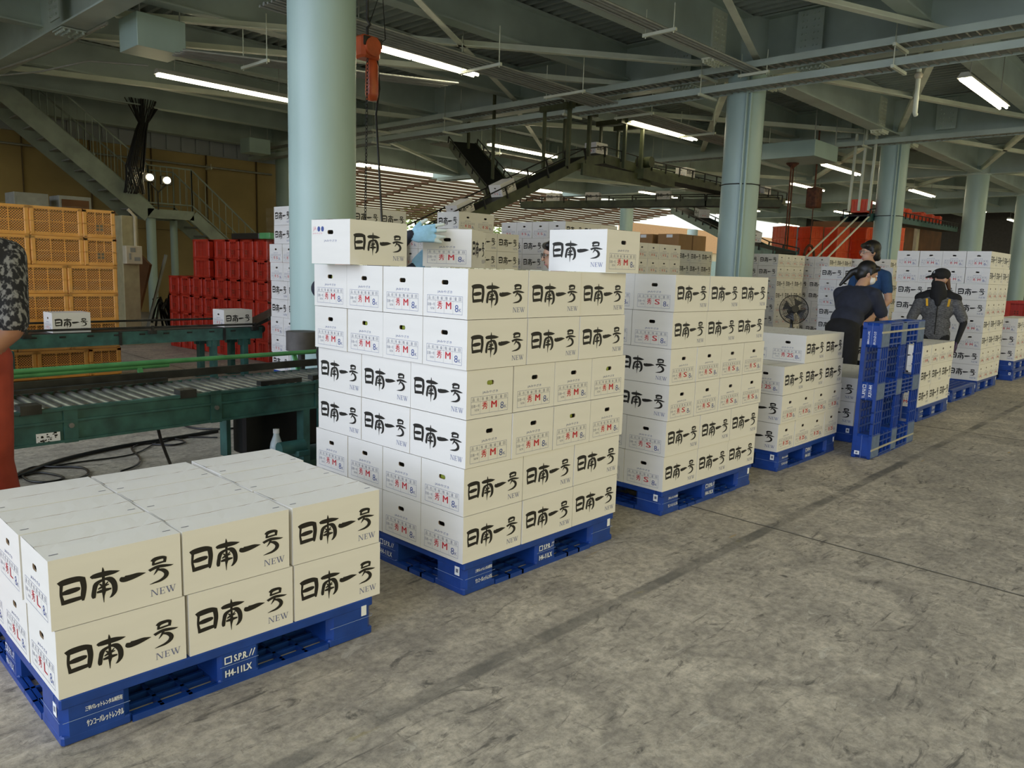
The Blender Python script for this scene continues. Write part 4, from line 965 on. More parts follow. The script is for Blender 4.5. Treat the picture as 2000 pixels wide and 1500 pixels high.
def rest_of_cartons():
    if not REST: return
    b = MB(); L, Wd = BL / 2, BW / 2
    for (x, y, z, a) in REST:
        c_, s_ = math.cos(a), math.sin(a); f = lambda px, py, pz: (x + px * c_ - py * s_, y + px * s_ + py * c_, z + pz)
        b.add([f(*p) for p in ((-L, -Wd, 0), (L, -Wd, 0), (L, Wd, 0), (-L, Wd, 0), (-L, -Wd, BH), (L, -Wd, BH), (L, Wd, BH), (-L, Wd, BH))], [(0, 3, 2, 1), (4, 5, 6, 7), (0, 1, 5, 4), (1, 2, 6, 5), (2, 3, 7, 6), (3, 0, 4, 7)], 0)
        for sg in (-1, 1):
            for st in STK:
                vs, fs = ribbon(st, 2)
                b.put(([((px - 815) / 975 * BL - L, (845 - py) / 800 * BH) for px, py in vs], [q[::-1] for q in fs]), lambda px, py: f(-sg * px, sg * (Wd + .0006), py), 1)
            g = lambda px, py: f(sg * (L + .0006), sg * px, py)
            b.put(poly2(rrect(0, BH * .715, .042, .0195, .0085, 2)), g, 1)
            for (u0, v0, u1, v1) in ((-.114, .018, .111, .0195), (-.114, .093, .111, .0945), (-.114, .018, -.1125, .0945), (.1095, .018, .111, .0945), (-.114, .0715, .111, .073), (-.059, .018, -.058, .0945), (-.0035, .018, -.0025, .0945), (.053, .018, .054, .0945)):
                b.put(([(u0, v0), (u1, v0), (u1, v1), (u0, v1)], [(0, 1, 2, 3)]), g, 2)
            b.put(([(-.045, .036), (-.015, .036), (-.015, .068), (-.045, .068)], [(0, 1, 2, 3)]), g, 3)
    o = b.build('carton_rows', [CARD, INK, GINK, PINK]); tag(o, 'white cartons deeper in the back stacks, mostly hidden behind nearer ones', 'cartons', kind='stuff')
# scarlet crates stacked behind the third column
for i in range(5):
    for k in range(9):
        if i == 2 and k > 8: continue
        lay = ORD[k]
        crate(KS, 17.3 + .55 * (i % 5) * .55, 6.55 - i * .55, .02 + k * .3015, 1.05 + (.0 if i < 3 else .1), f'scarlet crate behind third column, {NTH[i]} column from left, {lay} row', 'scarlet crates behind the third column')
# green mandarins showing in the carton holes
for i, (x, y, z, nm) in enumerate(((-.0 + BW * .5, -.0, 3, 'front left of fourth layer'), (BW * 3.5, 0, 3, 'front right of fourth layer'), (BW * 2.5, 0, 2, 'centre right of third layer'))):
    m = MB(); m.ball((0, 0, 0), (.032, .032, .028)); o = m.build('mandarin', FRUIT, None, (x - .004, .036, PH + z * LH + BH * .70)); tag(o, f'green mandarin showing in handle hole, {nm} of tall M stack', 'fruit', 'mandarins in the handle holes')
for i, (iy, z, nm) in enumerate(((.5, 1, 'front of second layer'), (1.5, 4, 'second back of fifth layer'), (2.5, 4, 'third back of fifth layer'), (3.5, 5, 'rear of top layer'))):
    m = MB(); m.ball((0, 0, 0), (.032, .032, .028)); o = m.build('mandarin', FRUIT, None, (.03, .006 + BW * iy + .006, PH + z * LH + BH * .70)); tag(o, f'green mandarin showing in left side hole, {nm} of tall M stack', 'fruit', 'mandarins in the handle holes')

# ------------------------------------------------------------------ overhead conveyors, hoists, fan
def oconv(name, label, pts, w=.42, rail=.16, m0=OLIVE, posts=True, cat='conveyor'):
    t = thing(name, label, cat, (0, 0, 0), 0, 'overhead conveyors'); b1 = MB(); b2 = MB(); b3 = MB()
    for i in range(len(pts) - 1):
        p, q = Vector(pts[i]), Vector(pts[i + 1]); d = (q - p).normalized(); s = Vector((-d.y, d.x, 0)).normalized() * w / 2; u = s.cross(d).normalized() * -1
        if u.z < 0: u = -u
        for k in (-1, 1):
            b1.bar(p + s * k - u * .07, q + s * k - u * .07, .03, .17); b3.tube([p + s * k * 1.15 + u * rail, q + s * k * 1.15 + u * rail], .012, 6)
            L_ = (q - p).length; n_ = max(1, int(L_ / .55))
            for j in range(n_ + 1): c_ = p + d * (L_ * j / n_) + s * k * 1.15; b3.bar(c_ - u * .04, c_ + u * rail, .025, .02)
        b2.bar(p - u * .015, q - u * .015, w - .04, .03); b2.bar(p - u * .15, q - u * .15, w - .06, .015)
    b1.build('side_frame', m0, t); b2.build('belt', DARK, t); b3.build('guide_rail', IRON, t); return t
ov = oconv('overhead_conveyor', 'olive inclined conveyor carrying white cartons up under the roof', [(5.0, 7.4, 1.55), (9.75, 7.4, 3.58), (10.35, 7.4, 3.70), (12.0, 7.4, 3.62), (18.6, 7.4, 3.55)])
m = MB(); m.bar((9.6, 7.12, 3.35), (11.9, 7.12, 3.35), .05, .22); m.bar((11.4, 7.1, 3.45), (12.6, 7.1, 3.38), .3, .2); m.tube([(11.75, 7.0, 3.72), (11.75, 7.35, 3.72)], .11, 16); m.build('drive_unit', OLIVE, ov)
for (x, z0, lbl) in ((9.15, 3.35, 'a'), (9.75, 3.6, 'b'), (10.9, 3.5, 'c'), (11.5, 3.5, 'd')):
    m = MB(); m.bar((x, 7.1, z0), (x, 7.1, 4.42), .07, .05); m.bar((x, 7.7, z0), (x, 7.7, 4.42), .05, .05); m.bar((x, 7.0, 4.42), (x, 7.8, 4.42), .10, .10); m.build('hanger_frame', OLIVE, ov)
m = MB(); m.bar((9.0, 7.1, 4.40), (9.95, 7.1, 4.40), .09, .12); m.bar((9.35, 7.1, 4.45), (9.35, 7.1, 4.62), .2, .2); m.build('hanger_beam', OLIVE, ov)
m = MB(); m.bar((10.7, 7.1, 4.42), (11.7, 7.1, 4.42), .09, .14); m.bar((10.95, 7.1, 4.5), (10.95, 7.1, 4.86), .2, .2); m.build('hanger_beam', OLIVE, ov)
def slope_carton(x, y, z, pitch, label, rot=0):
    o = carton('S', x, y, z, 0, label, 'cartons on the overhead conveyors', jit=False); o.rotation_euler = (0, -pitch, rot); return o
sl = math.atan2(3.58 - 1.55, 4.75)
def onsl(x): return 1.55 + (x - 5.0) * math.tan(sl) + .003
slope_carton(6.78, 7.38, onsl(6.78), sl, 'white carton lowest on the olive inclined conveyor'); slope_carton(7.78, 7.38, onsl(7.78), sl, 'white carton second up the olive inclined conveyor')
slope_carton(10.35, 7.38, 3.72, 0, 'white carton at the crest of the overhead conveyor'); slope_carton(13.7, 7.38, 3.62, 0, 'white carton on level overhead conveyor left of second column'); slope_carton(17.6, 7.38, 3.58, 0, 'white carton on overhead conveyor right of second column')
oconv('overhead_conveyor', 'dark far level conveyor carrying cartons below the olive conveyor', [(13.6, 12.3, 3.23), (15.6, 7.9, 3.30), (16.6, 6.4, 3.3)], .45, .12)
for i, f in enumerate((.18, .40, .78)): slope_carton(13.6 + 2.0 * f, 12.3 - 4.4 * f, 3.25 + .07 * f, 0, f'white carton on the far level conveyor, {NTH[i]} from left', math.radians(-65.5))
ch = oconv('overhead_conveyor', 'dark steep chute rising to the roof left of olive conveyor', [(9.0, 8.6, 2.95), (10.4, 11.3, 4.3)], .6, .1)
for q in ((9.3, 9.2, 3.1), (10.2, 10.9, 4.0)): m = MB(); m.bar(q, (q[0], q[1], 5.45), .05, .05); m.build('hanger_frame', OLIVE, ch)
oconv('overhead_conveyor', 'green incline running down behind the second column to stacked cartons', [(17.3, 9.7, 3.30), (13.5, 5.4, 2.10), (12.6, 4.35, 1.93)], .45, .08, GREEN)
slope_carton(16.0, 8.22, 2.93, 0, 'white carton coming down the green incline, upper', math.radians(48.5)).rotation_euler = (0, -.21, math.radians(48.5)); slope_carton(13.7, 5.64, 2.2, 0, 'white carton coming down the green incline, lower', math.radians(48.5)).rotation_euler = (0, -.21, math.radians(48.5))
rc = oconv('overhead_conveyor', 'dark overhead conveyor carrying scarlet crates at right', [(16.3, 4.42, 2.90), (17.4, 4.55, 3.02), (28.9, 5.75, 3.38)], .5, .12, GREEN)
for i, (x, y, z) in enumerate(((16.75, 4.48, 2.97), (20.3, 4.85, 3.085), (21.2, 4.95, 3.11), (23.2, 5.15, 3.17), (24.6, 5.3, 3.21), (25.9, 5.43, 3.25))): crate(KS, x, y, z, .15, f'scarlet crate on the overhead crate conveyor, {NTH[i]} from left', 'scarlet crates on the overhead conveyor')
t = thing('crate_slide', 'slanted pale rails feeding scarlet crates up to the conveyor', 'slide', (0, 0, 0), 0)
for o in (-.28, -.05, .2): m = MB(); m.tube([(16.4, 4.45 + o, 2.88), (14.2, 4.6 + o, 1.70), (13.9, 4.62 + o, 1.55)], .02, 8); m.build('slide_rail', BRACE, t)
m = MB(); [m.bar((16.4, 4.2 + k * .22, 3.0), (16.5, 4.2 + k * .22, 4.86), .05, .05) for k in range(3)]; m.build('hanger_frame', BRACE, t)
def chain(m, p, q, n): 
    p, q = Vector(p), Vector(q)
    for i in range(n):
        c_ = p + (q - p) * (i + .5) / n; l = (q - p).length / n * .66; a = Vector((.012, 0, 0)) if i % 2 else Vector((0, .012, 0))
        m.tube([c_ + Vector((0, 0, l)), c_ + a + Vector((0, 0, l * .4)), c_ + a - Vector((0, 0, l * .4)), c_ - Vector((0, 0, l)), c_ - a - Vector((0, 0, l * .4)), c_ - a + Vector((0, 0, l * .4)), c_ + Vector((0, 0, l))], .005, 4)
t = thing('chain_hoist', 'orange electric chain hoist hanging beside the near column', 'hoist', (2.79, 4.55, .04)); t.scale = (.92, .92, .92)
m = MB(); m.bev((-.13, -.10, 3.78), (.13, .10, 4.02), .04); m.tube([(0, -.13, 3.9), (0, .13, 3.9)], .10, 20); m.build('motor_body', HOIST, t); m = MB(); m.bev((-.125, -.112, 3.90), (.125, -.10, 4.0), .01); m.build('cover_plate', IRON, t)
m = MB(); m.lathe([(.0, 3.34), (.06, 3.35), (.075, 3.42), (.07, 3.72), (.05, 3.78)], (.05, -.02, 0), 18); m.build('chain_bag', HOIST, t); m = MB(); m.tube([(0, 0, 4.02), (0, 0, 4.12), (.04, 0, 4.16), (0, 0, 4.2), (0, 0, 5.85)], .016, 8); m.build('top_hook', IRON, t)
m = MB(); chain(m, (-.04, -.06, 3.78), (-.10, -.1, 1.5), 60); m.build('load_chain', IRON, t); m = MB(); m.tube([(.13, 0, 3.9), (.17, 0, 3.5), (.08, -.06, 3.2), (.03, -.25, 2.0), (.03, -.26, 1.6)], .012, 8); m.bev((.0, -.29, 1.4), (.06, -.24, 1.6), .01); m.tube([(.0, .0, 4.1), (.2, 0, 4.6), (.25, 0, 4.05), (.13, 0, 3.95)], .006, 6); m.build('control_cable', GLOSSK, t)
t = thing('chain_hoist', 'dark red far hoist with a looped hook above the scarlet crates', 'hoist', (15.85, 5.25, 0)); m = MB(); m.bev((-.16, -.13, 3.05), (.16, .13, 3.5), .03); m.build('motor_body', RUST, t); m = MB(); m.tube([(0, 0, 3.05), (0, 0, 2.2)], .012, 6); m.tube([(0, 0, 3.5), (0, 0, 4.9)], .02, 6); m.tube(loop(0, 0, .0, .28, 0, 3.14, 12, 0)[:1] + [(.0 + .28 * math.cos(a / 10 * 3.1416), 0, 1.85 + .35 * math.sin(a / 10 * 3.1416)) for a in range(11)], .03, 6) if False else m.tube([(.28 * math.cos(a / 10 * 3.1416), 0, 1.9 + .3 * math.sin(a / 10 * 3.1416)) for a in range(11)], .03, 6); m.build('hook_loop', RUST, t)
t = thing('hanging_rods', 'rusty hanging rods below the pale suspended box', 'rods', (15.35, 5.6, 0)); m = MB(); [m.tube([(s, 0, 1.7), (s, 0, 4.0)], .018, 6) for s in (-.06, .06)]; m.lathe([(.02, 3.9), (.14, 4.0), (.14, 4.03), (0, 4.03)]); m.build('rod_pair', RUST, t)
t = thing('pedestal_fan', 'black pedestal fan standing behind the waist high carton stack', 'fan', (7.54, 1.91, 0))
m = MB(); m.lathe([(0, 0), (.2, 0), (.2, .02), (.03, .05), (.02, .9), (.016, 1.0), (0, 1.0)]); m.build('stand', GLOSSK, t)
FD = Vector((-.75, -.62, .2)).normalized(); u_ = FD.orthogonal().normalized(); v_ = FD.cross(u_); c0 = Vector((0, 0, 1.02)) + FD * .05
m = MB()
for r in [.02 + .0145 * k for k in range(11)]:
    for o in (.055, -.035): oo = o * (1 - (r / .19) ** 3 * .8); m.tube([c0 + FD * oo + (u_ * math.cos(a * .2618) + v_ * math.sin(a * .2618)) * r for a in range(25)], .0022, 4, cap=False)
m.tube([c0 + (u_ * math.cos(a * .2618) + v_ * math.sin(a * .2618)) * .182 for a in range(25)], .006, 6, cap=False)
for a in range(16): q = u_ * math.cos(a * .3927) + v_ * math.sin(a * .3927); m.tube([c0 + FD * .055 + q * .02, c0 + FD * .045 + q * .12, c0 + q * .18], .002, 4)
m.build('guard', GLOSSK, t); m = MB()
for k in range(4):
    a = k * 1.571 + .3; vs = []
    for i in range(5):
        r = .03 + .03 * i
        for s in (-1, 1): ang = a + s * (.28 + .05 * i); vs.append(c0 + (u_ * math.cos(ang) + v_ * math.sin(ang)) * r + FD * (.012 * s))
    m.add(vs, [(2 * i, 2 * i + 1, 2 * i + 3, 2 * i + 2) for i in range(4)])
m.build('blade_set', mat('smoke_blade', (0.08, 0.08, 0.085), 0.3), t); m = MB(); m.tube([c0 - FD * .15, c0 + FD * .06], .045, 14); m.build('motor', GLOSSK, t)

# ------------------------------------------------------------------ people
SKIN = mat('skin', (0.52, 0.30, 0.20), 0.5, var=0.05, scale=20)
HAIR = mat('black_hair', (0.012, 0.010, 0.009), 0.45, var=0.3, scale=40, stretch=(1, 1, .2))
NAVY = mat('navy_cotton', (0.022, 0.026, 0.045), 0.85, var=0.15, scale=15, bump=.1)
BLUT = mat('blue_cotton', (0.015, 0.06, 0.16), 0.85, var=0.12, scale=12, bump=.1)
BLKC = mat('black_cotton', (0.010, 0.010, 0.012), 0.85, var=0.2, scale=15, bump=.1)
MASKW = mat('white_mask', (0.78, 0.76, 0.72), 0.8, var=0.03)
HEATH = mat('charcoal_heather', (0.16, 0.16, 0.165), 0.8, var=0.4, scale=45, col2=(0.03, 0.03, 0.033), stretch=(1, 1, 3))
CAMO = mat('charcoal_camo', (0.22, 0.22, 0.22), 0.85, scale=85, col2=(0.012, 0.012, 0.015), stretch=(1, .6, .45), lo=.50, hi=.60)
REDT = mat('rust_red_cotton', (0.36, 0.055, 0.03), 0.85, var=0.15, scale=9, bump=.15)
PURP = mat('dark_purple_glove', (0.06, 0.03, 0.09), 0.6, var=0.2)
GLVB = mat('light_blue_glove', (0.30, 0.55, 0.72), 0.7, var=0.06, scale=60, bump=.1)
GLVT = mat('pale_grip_coating', (0.62, 0.70, 0.68), 0.5, var=0.05)
YELZ = mat('yellow_tape', (0.75, 0.42, 0.02), 0.5)
SHOE = mat('dark_shoe', (0.03, 0.03, 0.03), 0.6)
def V(*a): return Vector(a)
def cap(b, p, q, r0, r1):
    p, q = V(*p), V(*q); n = 6; pts = []; rs = []; d = (q - p); L_ = d.length; d.normalize()
    for k in range(n + 1): a = math.pi / 2 * k / n; pts.append(p - d * r0 * math.cos(a)); rs.append(max(r0 * math.sin(a), 1e-4))
    for k in range(n + 1): a = math.pi / 2 * k / n; pts.append(q + d * r1 * math.sin(a)); rs.append(max(r1 * math.cos(a), 1e-4))
    b.tube(pts, 0, 14, rs=rs)
def fuse(name, parts, mats, voxel, parent, smooth=4, M=None):
    """parts: ('c', p, q, r0, r1, mat) tapered limbs or ('e', centre, radii, rotation, mat) ellipsoids, fused to one skin"""
    b = MB()
    for p in parts:
        if p[0] == 'c': cap(b, *p[1:5])
        else: b.ball(p[1], p[2], 0, 20, 14, p[3])
    me = b.mesh('tmp', [mats[0]]); o = bpy.data.objects.new('tmp', me); COL.objects.link(o)
    r = o.modifiers.new('r', 'REMESH'); r.mode = 'VOXEL'; r.voxel_size = voxel; r.use_smooth_shade = True
    s = o.modifiers.new('s', 'SMOOTH'); s.factor = .5; s.iterations = smooth
    dg = bpy.context.evaluated_depsgraph_get(); nm = bpy.data.meshes.new_from_object(o.evaluated_get(dg)); bpy.data.objects.remove(o)
    nm.materials.clear()
    for x in mats: nm.materials.append(x)
    co_ = [v.co for v in nm.vertices]
    def dist(p, c):
        if p[0] == 'c':
            a, q = V(*p[1]), V(*p[2]); d = q - a; t = max(0, min(1, (c - a).dot(d) / max(d.length_squared, 1e-9))); return (c - a - d * t).length - (p[3] + (p[4] - p[3]) * t)
        l = c - V(*p[1]); l = p[3].transposed() @ l if p[3] else l; r_ = p[2] if isinstance(p[2], tuple) else (p[2],) * 3
        k = math.sqrt(sum((l[i] / r_[i]) ** 2 for i in range(3))); return (k - 1) * min(r_)
    mi = []
    for f in nm.polygons:
        c = Vector((0, 0, 0))
        for i in f.vertices: c += co_[i]
        c /= len(f.vertices); mi.append(min(parts, key=lambda p: dist(p, c))[-1])
    nm.polygons.foreach_set('material_index', mi); nm.polygons.foreach_set('use_smooth', [True] * len(nm.polygons)); nm.update()
    o = bpy.data.objects.new(name, nm); COL.objects.link(o); o.parent = parent; return o
def hand_parts(w, d, n, side, mi, s=1.0, curl=.5, spread=.12, tip=None):
    """hand at wrist w, pointing along d, back of the hand facing n; side +1 thumb to the left of d seen from the back"""
    w, d, n = V(*w), V(*d).normalized(), V(*n); n = (n - d * n.dot(d)).normalized(); l = n.cross(d) * side
    P_ = []; k = w + d * .085 * s
    rot = Matrix((d, l, n)).transposed()
    P_.append(('e', tuple(w + d * .05 * s), (.055 * s, .042 * s, .016 * s), rot, mi))
    for i, (o, ln) in enumerate(((.033, .072), (.011, .080), (-.011, .074), (-.031, .058))):
        a = k + l * o * s; c1 = curl * .6; dd = (d + l * (o * spread * 20)).normalized()
        v1 = (dd * math.cos(c1) - n * math.sin(c1)); v2 = (dd * math.cos(c1 * 2.2) - n * math.sin(c1 * 2.2)); q1 = a + v1 * ln * .5 * s; q2 = q1 + v2 * ln * .55 * s
        P_.append(('c', tuple(a - d * .02 * s), tuple(q1), .0105 * s, .0095 * s, mi)); P_.append(('c', tuple(q1), tuple(q2), .0095 * s, .0085 * s, mi if tip is None else tip))
    t0 = w + d * .028 * s + l * .03 * s; t1 = t0 + (d * .6 + l * .8 - n * .2).normalized() * .035 * s; t2 = t1 + (d * .85 + l * .5 - n * .2).normalized() * .035 * s
    P_.append(('c', tuple(t0), tuple(t1), .014 * s, .011 * s, mi)); P_.append(('c', tuple(t1), tuple(t2), .011 * s, .009 * s, mi if tip is None else tip)); return P_
def person(label, loc, az, H=1.0, lean=0.0, head=(0.0, 0.0), arms=None, mats=None, bulk=1.0, sleeve=.55, hands=None, legs=True, stance=.10, voxel=.0095):
    """local frame: +x forward, +y left. arms: {+1: (elbow, wrist), -1: ...} in the local frame"""
    t = thing('person', label, 'person', loc, az); mt = mats; idx = {k: i for i, k in enumerate(mt)}; ms = list(mt.values()); P_ = []
    R_ = Matrix.Rotation(lean, 3, 'Y'); hip = V(0, 0, .90 * H)
    def T(x, y, z): return tuple(hip + R_ @ V(x * H, y * H, (z - .90) * H))
    sh, pa, sk = idx['shirt'], idx['pants'], idx['skin']
    P_.append(('e', tuple(hip + V(-.01, 0, .02)), (.115 * H * bulk, .165 * H * bulk, .13 * H), None, idx.get('hem', pa)))
    P_.append(('e', T(-.01, 0, 1.04), (.112 * H * bulk, .155 * H * bulk, .16 * H), R_, sh)); P_.append(('e', T(0, 0, 1.24), (.115 * H * bulk, .178 * H * bulk, .19 * H), R_, sh))
    P_.append(('c', T(-.01, .10, 1.36), T(-.01, .17, 1.345), .065 * H * bulk, .060 * H * bulk, sh)); P_.append(('c', T(-.01, -.10, 1.36), T(-.01, -.17, 1.345), .065 * H * bulk, .060 * H * bulk, sh))
    P_.append(('c', T(-.012, 0, 1.36), T(.012, 0, 1.50), .055 * H, .05 * H, sk))
    for s in (1, -1):
        k = V(.02 * H, s * .10 * H, .48 * H); a = V(-.02 * H, s * (stance) * H, .09 * H)
        P_.append(('c', tuple(hip + V(0, s * .085 * H, -.02)), tuple(k), .088 * H * bulk, .062 * H * bulk, pa)); P_.append(('c', tuple(k), tuple(a), .062 * H * bulk, .048 * H * bulk, pa))
        P_.append(('c', tuple(a + V(-.01, 0, -.035 * H)), tuple(a + V(.15 * H, s * .015, -.055 * H)), .038 * H, .032 * H, idx['shoe']))
    hd = V(*T(.03, 0, 1.60)); HR = Matrix.Rotation(head[0], 3, 'Z') @ Matrix.Rotation(head[1], 3, 'Y')
    def Hd(x, y, z): return tuple(hd + HR @ V(x * H, y * H, z * H))
    fm = idx.get('face', sk)
    P_ += [('e', Hd(-.008, 0, .025), (.098 * H, .076 * H, .098 * H), HR, sk), ('e', Hd(.022, 0, -.045), (.066 * H, .056 * H, .072 * H), HR, fm), ('c', Hd(.086, 0, .02), Hd(.106, 0, -.022), .010 * H, .015 * H, fm), ('e', Hd(-.005, .078, -.005), (.018, .010, .03), HR, sk), ('e', Hd(-.005, -.078, -.005), (.018, .010, .03), HR, sk), ('c', Hd(.0, 0, -.05), T(.0, 0, 1.44), .052 * H, .055 * H, idx.get('neck', sk)),
           ('c', Hd(.078, -.02, -.062), Hd(.078, .02, -.062), .010, .010, fm), ('c', Hd(.084, -.03, .032), Hd(.084, .03, .032), .010, .010, sk)]
    sl, fo = idx.get('sleeve', sh), idx.get('forearm', sk)
    for s, (e, w) in (arms or {}).items():
        S = V(*T(-.01, s * .19, 1.335)); e = V(*e) * H; w = V(*w) * H; m = S + (e - S) * sleeve
        P_.append(('c', tuple(S), tuple(m), .064 * H * bulk, .058 * H * bulk, sl)); P_.append(('c', tuple(m), tuple(e), .046 * H, .041 * H, fo if sleeve < .95 else sl))
        P_.append(('c', tuple(e), tuple(w), .041 * H if sleeve < .95 else .052 * H, .029 * H, fo))
        hs = (hands or {}).get(s, {}); d = hs.get('d') or tuple((w - e).normalized()); P_ += hand_parts(tuple(w), d, hs.get('n', (0, s, .2)), hs.get('side', s), idx.get('glove', sk), H * hs.get('s', 1), hs.get('curl', .5), hs.get('spread', .12), tip=idx.get('gtip'))
    o = fuse('body', P_, ms, voxel, t, 4 if voxel > .008 else 3)
    if fm == sk:
        m = MB()
        for s in (1, -1): m.ball(Hd(.083, s * .032, .012), (.008, .013, .009), 0, 12, 8); m.ball(Hd(.089, s * .032, .012), (.0045, .006, .006), 1, 10, 6)
        m.build('eyes', [MASKW, GLOSSK], t); m = MB(); m.tube([Hd(.085, -.024, -.062), Hd(.091, 0, -.064), Hd(.085, .024, -.062)], .004, 6); m.build('mouth', PINK, t)
    return t, Hd, HR, T
def hair(t, Hd, HR, H, extra=(), fringe=True, nm='hair'):
    P_ = [('e', Hd(-.022, 0, .045), (.104 * H, .086 * H, .098 * H), HR, 0), ('e', Hd(-.055, 0, -.01), (.066 * H, .080 * H, .09 * H), HR, 0)]
    if fringe: P_.append(('c', Hd(.06, -.05, .085), Hd(.06, .05, .085), .030 * H, .030 * H, 0)); P_ += [('c', Hd(.0, s * .074, .05), Hd(.01, s * .082, .0), .022 * H, .014 * H, 0) for s in (1, -1)]
    return fuse(nm, P_ + list(extra), [HAIR], .009, t, 3)
# bending worker
t, Hd, HR, T = person('person in dark navy T-shirt bending over, black ponytail and white mask', (5.98, .68, 0), math.radians(-10), 1.0, .52, (-.75, .35), {1: ((.36, .22, 1.02), (.42, .12, .80)), -1: ((.34, -.26, 1.00), (.42, -.14, .78))},
    dict(shirt=NAVY, pants=BLKC, skin=SKIN, shoe=SHOE), 1.12, .62)
hair(t, Hd, HR, 1.0, [('c', Hd(-.09, 0, .03), Hd(-.15, .02, -.04), .03, .035, 0), ('c', Hd(-.15, .02, -.04), Hd(-.20, .03, -.20), .035, .015, 0)])
fuse('face_mask', [('e', Hd(.055, 0, -.045), (.052, .058, .05), HR, 0), ('c', Hd(.05, -.055, -.03), Hd(0, -.078, 0), .006, .004, 0)], [MASKW], .008, t, 3)
# worker in blue behind
t, Hd, HR, T = person('person in blue T-shirt and glasses looking left behind the bending worker', (7.39, .92, PH), math.radians(165), 1.0, .08, (-.45, .02), {1: ((.05, .27, 1.06), (.22, .22, .88)), -1: ((.02, -.27, 1.06), (.2, -.24, .86))},
    dict(shirt=BLUT, pants=BLKC, skin=SKIN, shoe=SHOE), 1.0, .6)
hair(t, Hd, HR, 1.0, [('e', Hd(-.02, 0, .06), (.108, .09, .095), HR, 0), ('c', Hd(-.09, -.03, -.05), Hd(-.085, .03, -.06), .035, .035, 0)])
m = MB()
for s in (1, -1): m.tube([Hd(.098 + .004 * math.cos(a * .524), s * .033 + .026 * math.cos(a * .524), .010 + .020 * math.sin(a * .524)) for a in range(13)], .0028, 5, cap=False); m.tube([Hd(.095, s * .058, .014), Hd(.0, s * .084, .012)], .0025, 5)
m.tube([Hd(.1, -.008, .014), Hd(.1, .008, .014)], .0025, 5); m.build('glasses', mat('silver_frame', (0.5, 0.5, 0.5), 0.3, metal=.8), t)
# worker in cap
t, Hd, HR, T = person('person in black cap, black face cover and charcoal heather jacket with yellow tapes', (7.66, .26, 0), math.radians(196), .915, .0, (-.85, .08), {1: ((.04, .31, 1.08), (.16, .25, .84)), -1: ((.06, -.29, 1.06), (.2, -.22, .86))},
    dict(shirt=HEATH, pants=BLKC, skin=SKIN, shoe=SHOE, face=BLKC, neck=BLKC, sleeve=HEATH, forearm=BLKC, glove=PURP, hem=HEATH), 1.1, .8, {1: dict(d=(.35, -.1, -.9), n=(.3, .9, 0), curl=.35)})
fuse('cap', [('e', Hd(-.012, 0, .058), (.108, .088, .078), HR, 0), ('e', Hd(.125, 0, .048), (.075, .062, .010), HR @ Matrix.Rotation(.18, 3, 'Y'), 0)], [BLKC], .007, t, 2)
m = MB(); q = [(Hd(.088 + .004, y, z)) for y, z in ((-.012, .085), (.020, .085), (.004, .115))]; m.add(q, [(0, 1, 2)]); m.add([Hd(.10, -.010, .084), Hd(.10, .016, .084), Hd(.094, .003, .112)], [(0, 1, 2), (2, 1, 0)]); m.build('cap_badge', PWHT, t)
fuse('neck_cover', [('e', Hd(.03, 0, -.05), (.072, .066, .055), HR, 0), ('c', Hd(.02, 0, -.06), T(.02, 0, 1.40), .068, .10, 0), ('c', T(.06, 0, 1.42), T(.12, 0, 1.30), .06, .03, 0)], [BLKC], .009, t, 3)
fuse('shoulder_yoke', [('c', T(-.01, s * .09, 1.40), T(-.01, s * .20, 1.365), .066, .06, 0) for s in (1, -1)] + [('c', T(-.02, -.1, 1.4), T(-.02, .1, 1.4), .07, .07, 0)], [BLKC], .01, t, 3)
for s in (1, -1): m = MB(); m.bar(T(.118, s * .125, 1.36), T(.155, s * .115, 1.27), .022, .008); m.build('yellow_tape', YELZ, t)
m = MB(); m.tube([T(.142, 0, 1.30), T(.15, 0, 1.2), T(.14, 0, 1.05), T(.14, 0, .92)], .006, 6); m.build('front_zip', BLKC, t)
fuse('back_hair', [('c', Hd(-.09, .02, -.02), Hd(-.11, .03, -.12), .03, .02, 0)], [mat('brown_hair', (0.09, 0.035, 0.012), 0.5)], .008, t, 2)
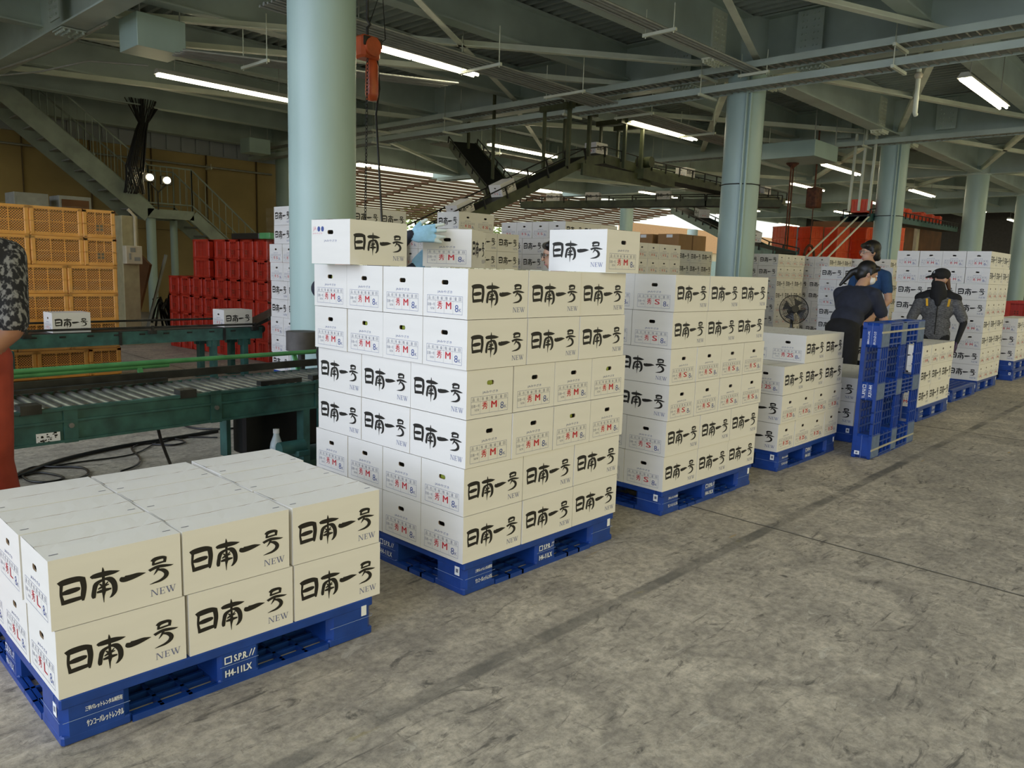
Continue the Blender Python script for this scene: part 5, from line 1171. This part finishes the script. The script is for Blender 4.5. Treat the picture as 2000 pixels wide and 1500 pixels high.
# worker steadying the top carton; head hidden behind the top left carton
PL = (.52, 1.72); paz = math.radians(-70)
def loc2(x, y, z, H=1.0): o, a = PL, paz; dx_, dy_ = x - o[0], y - o[1]; return ((dx_ * math.cos(a) + dy_ * math.sin(a)) / H, (-dx_ * math.sin(a) + dy_ * math.cos(a)) / H, z / H)
def dir2(x, y, z, a=paz): return (x * math.cos(a) + y * math.sin(a), -x * math.sin(a) + y * math.cos(a), z)
t, Hd, HR, T = person('person in dark sleeves and light blue gloves steadying a carton on the tall stack', (*PL, 0), paz, .96, .05, (0, .1), {1: (loc2(.50, 1.32, 1.40, H=.96), loc2(.552, 1.074, 1.600, H=.96)), -1: (loc2(.42, 1.42, 1.16, H=.96), loc2(.665, 1.185, 1.42, H=.96))},
    dict(shirt=NAVY, pants=BLKC, skin=SKIN, shoe=SHOE, sleeve=NAVY, forearm=NAVY, glove=GLVB, gtip=GLVT), 1.0, 1.0, {1: dict(d=dir2(.62, -.80, .10), n=dir2(-.68, -.62, .30), curl=.25, side=1, s=1.22, spread=.30), -1: dict(d=dir2(.35, -.6, .7), n=dir2(-.8, -.5, .2), curl=.2)}, voxel=.0058)
hair(t, Hd, HR, .96)
# worker peeking between the stacks
t, Hd, HR, T = person('person mostly hidden between the tall stacks, only face and glasses peeking out', (2.44, 1.55, 0), math.radians(150), .965, .04, (-.10, .12), {1: ((.1, .26, 1.06), (.3, .18, .98)), -1: ((.1, -.26, 1.06), (.3, -.18, .98))}, dict(shirt=NAVY, pants=BLKC, skin=SKIN, shoe=SHOE), 1.0, .6)
hair(t, Hd, HR, .965)
m = MB()
for s in (1, -1): m.tube([Hd(.1, s * .033 + .026 * math.cos(a * .524), .010 + .020 * math.sin(a * .524)) for a in range(13)], .0028, 5, cap=False); m.tube([Hd(.095, s * .058, .014), Hd(.0, s * .084, .012)], .0025, 5)
m.build('glasses', IRON, t)
# worker at the left edge
PL = (-1.46, 1.60); paz = math.radians(88)
t, Hd, HR, T = person('person at left edge in dark camouflage sleeve and rust red trousers', (*PL, 0), paz, 1.06, .06, (.2, .1), {-1: (loc2(-1.285, 1.50, 1.10, H=1.06), loc2(-1.47, 1.52, .92, H=1.06)), 1: (loc2(-1.85, 1.62, 1.12, H=1.06), loc2(-1.76, 1.78, .94, H=1.06))},
    dict(shirt=CAMO, pants=REDT, skin=mat('tanned_skin', (0.30, 0.14, 0.075), 0.5, var=.05, scale=20), shoe=SHOE), 1.12, .86, stance=.16)
hair(t, Hd, HR, 1.06)

rest_of_cartons()
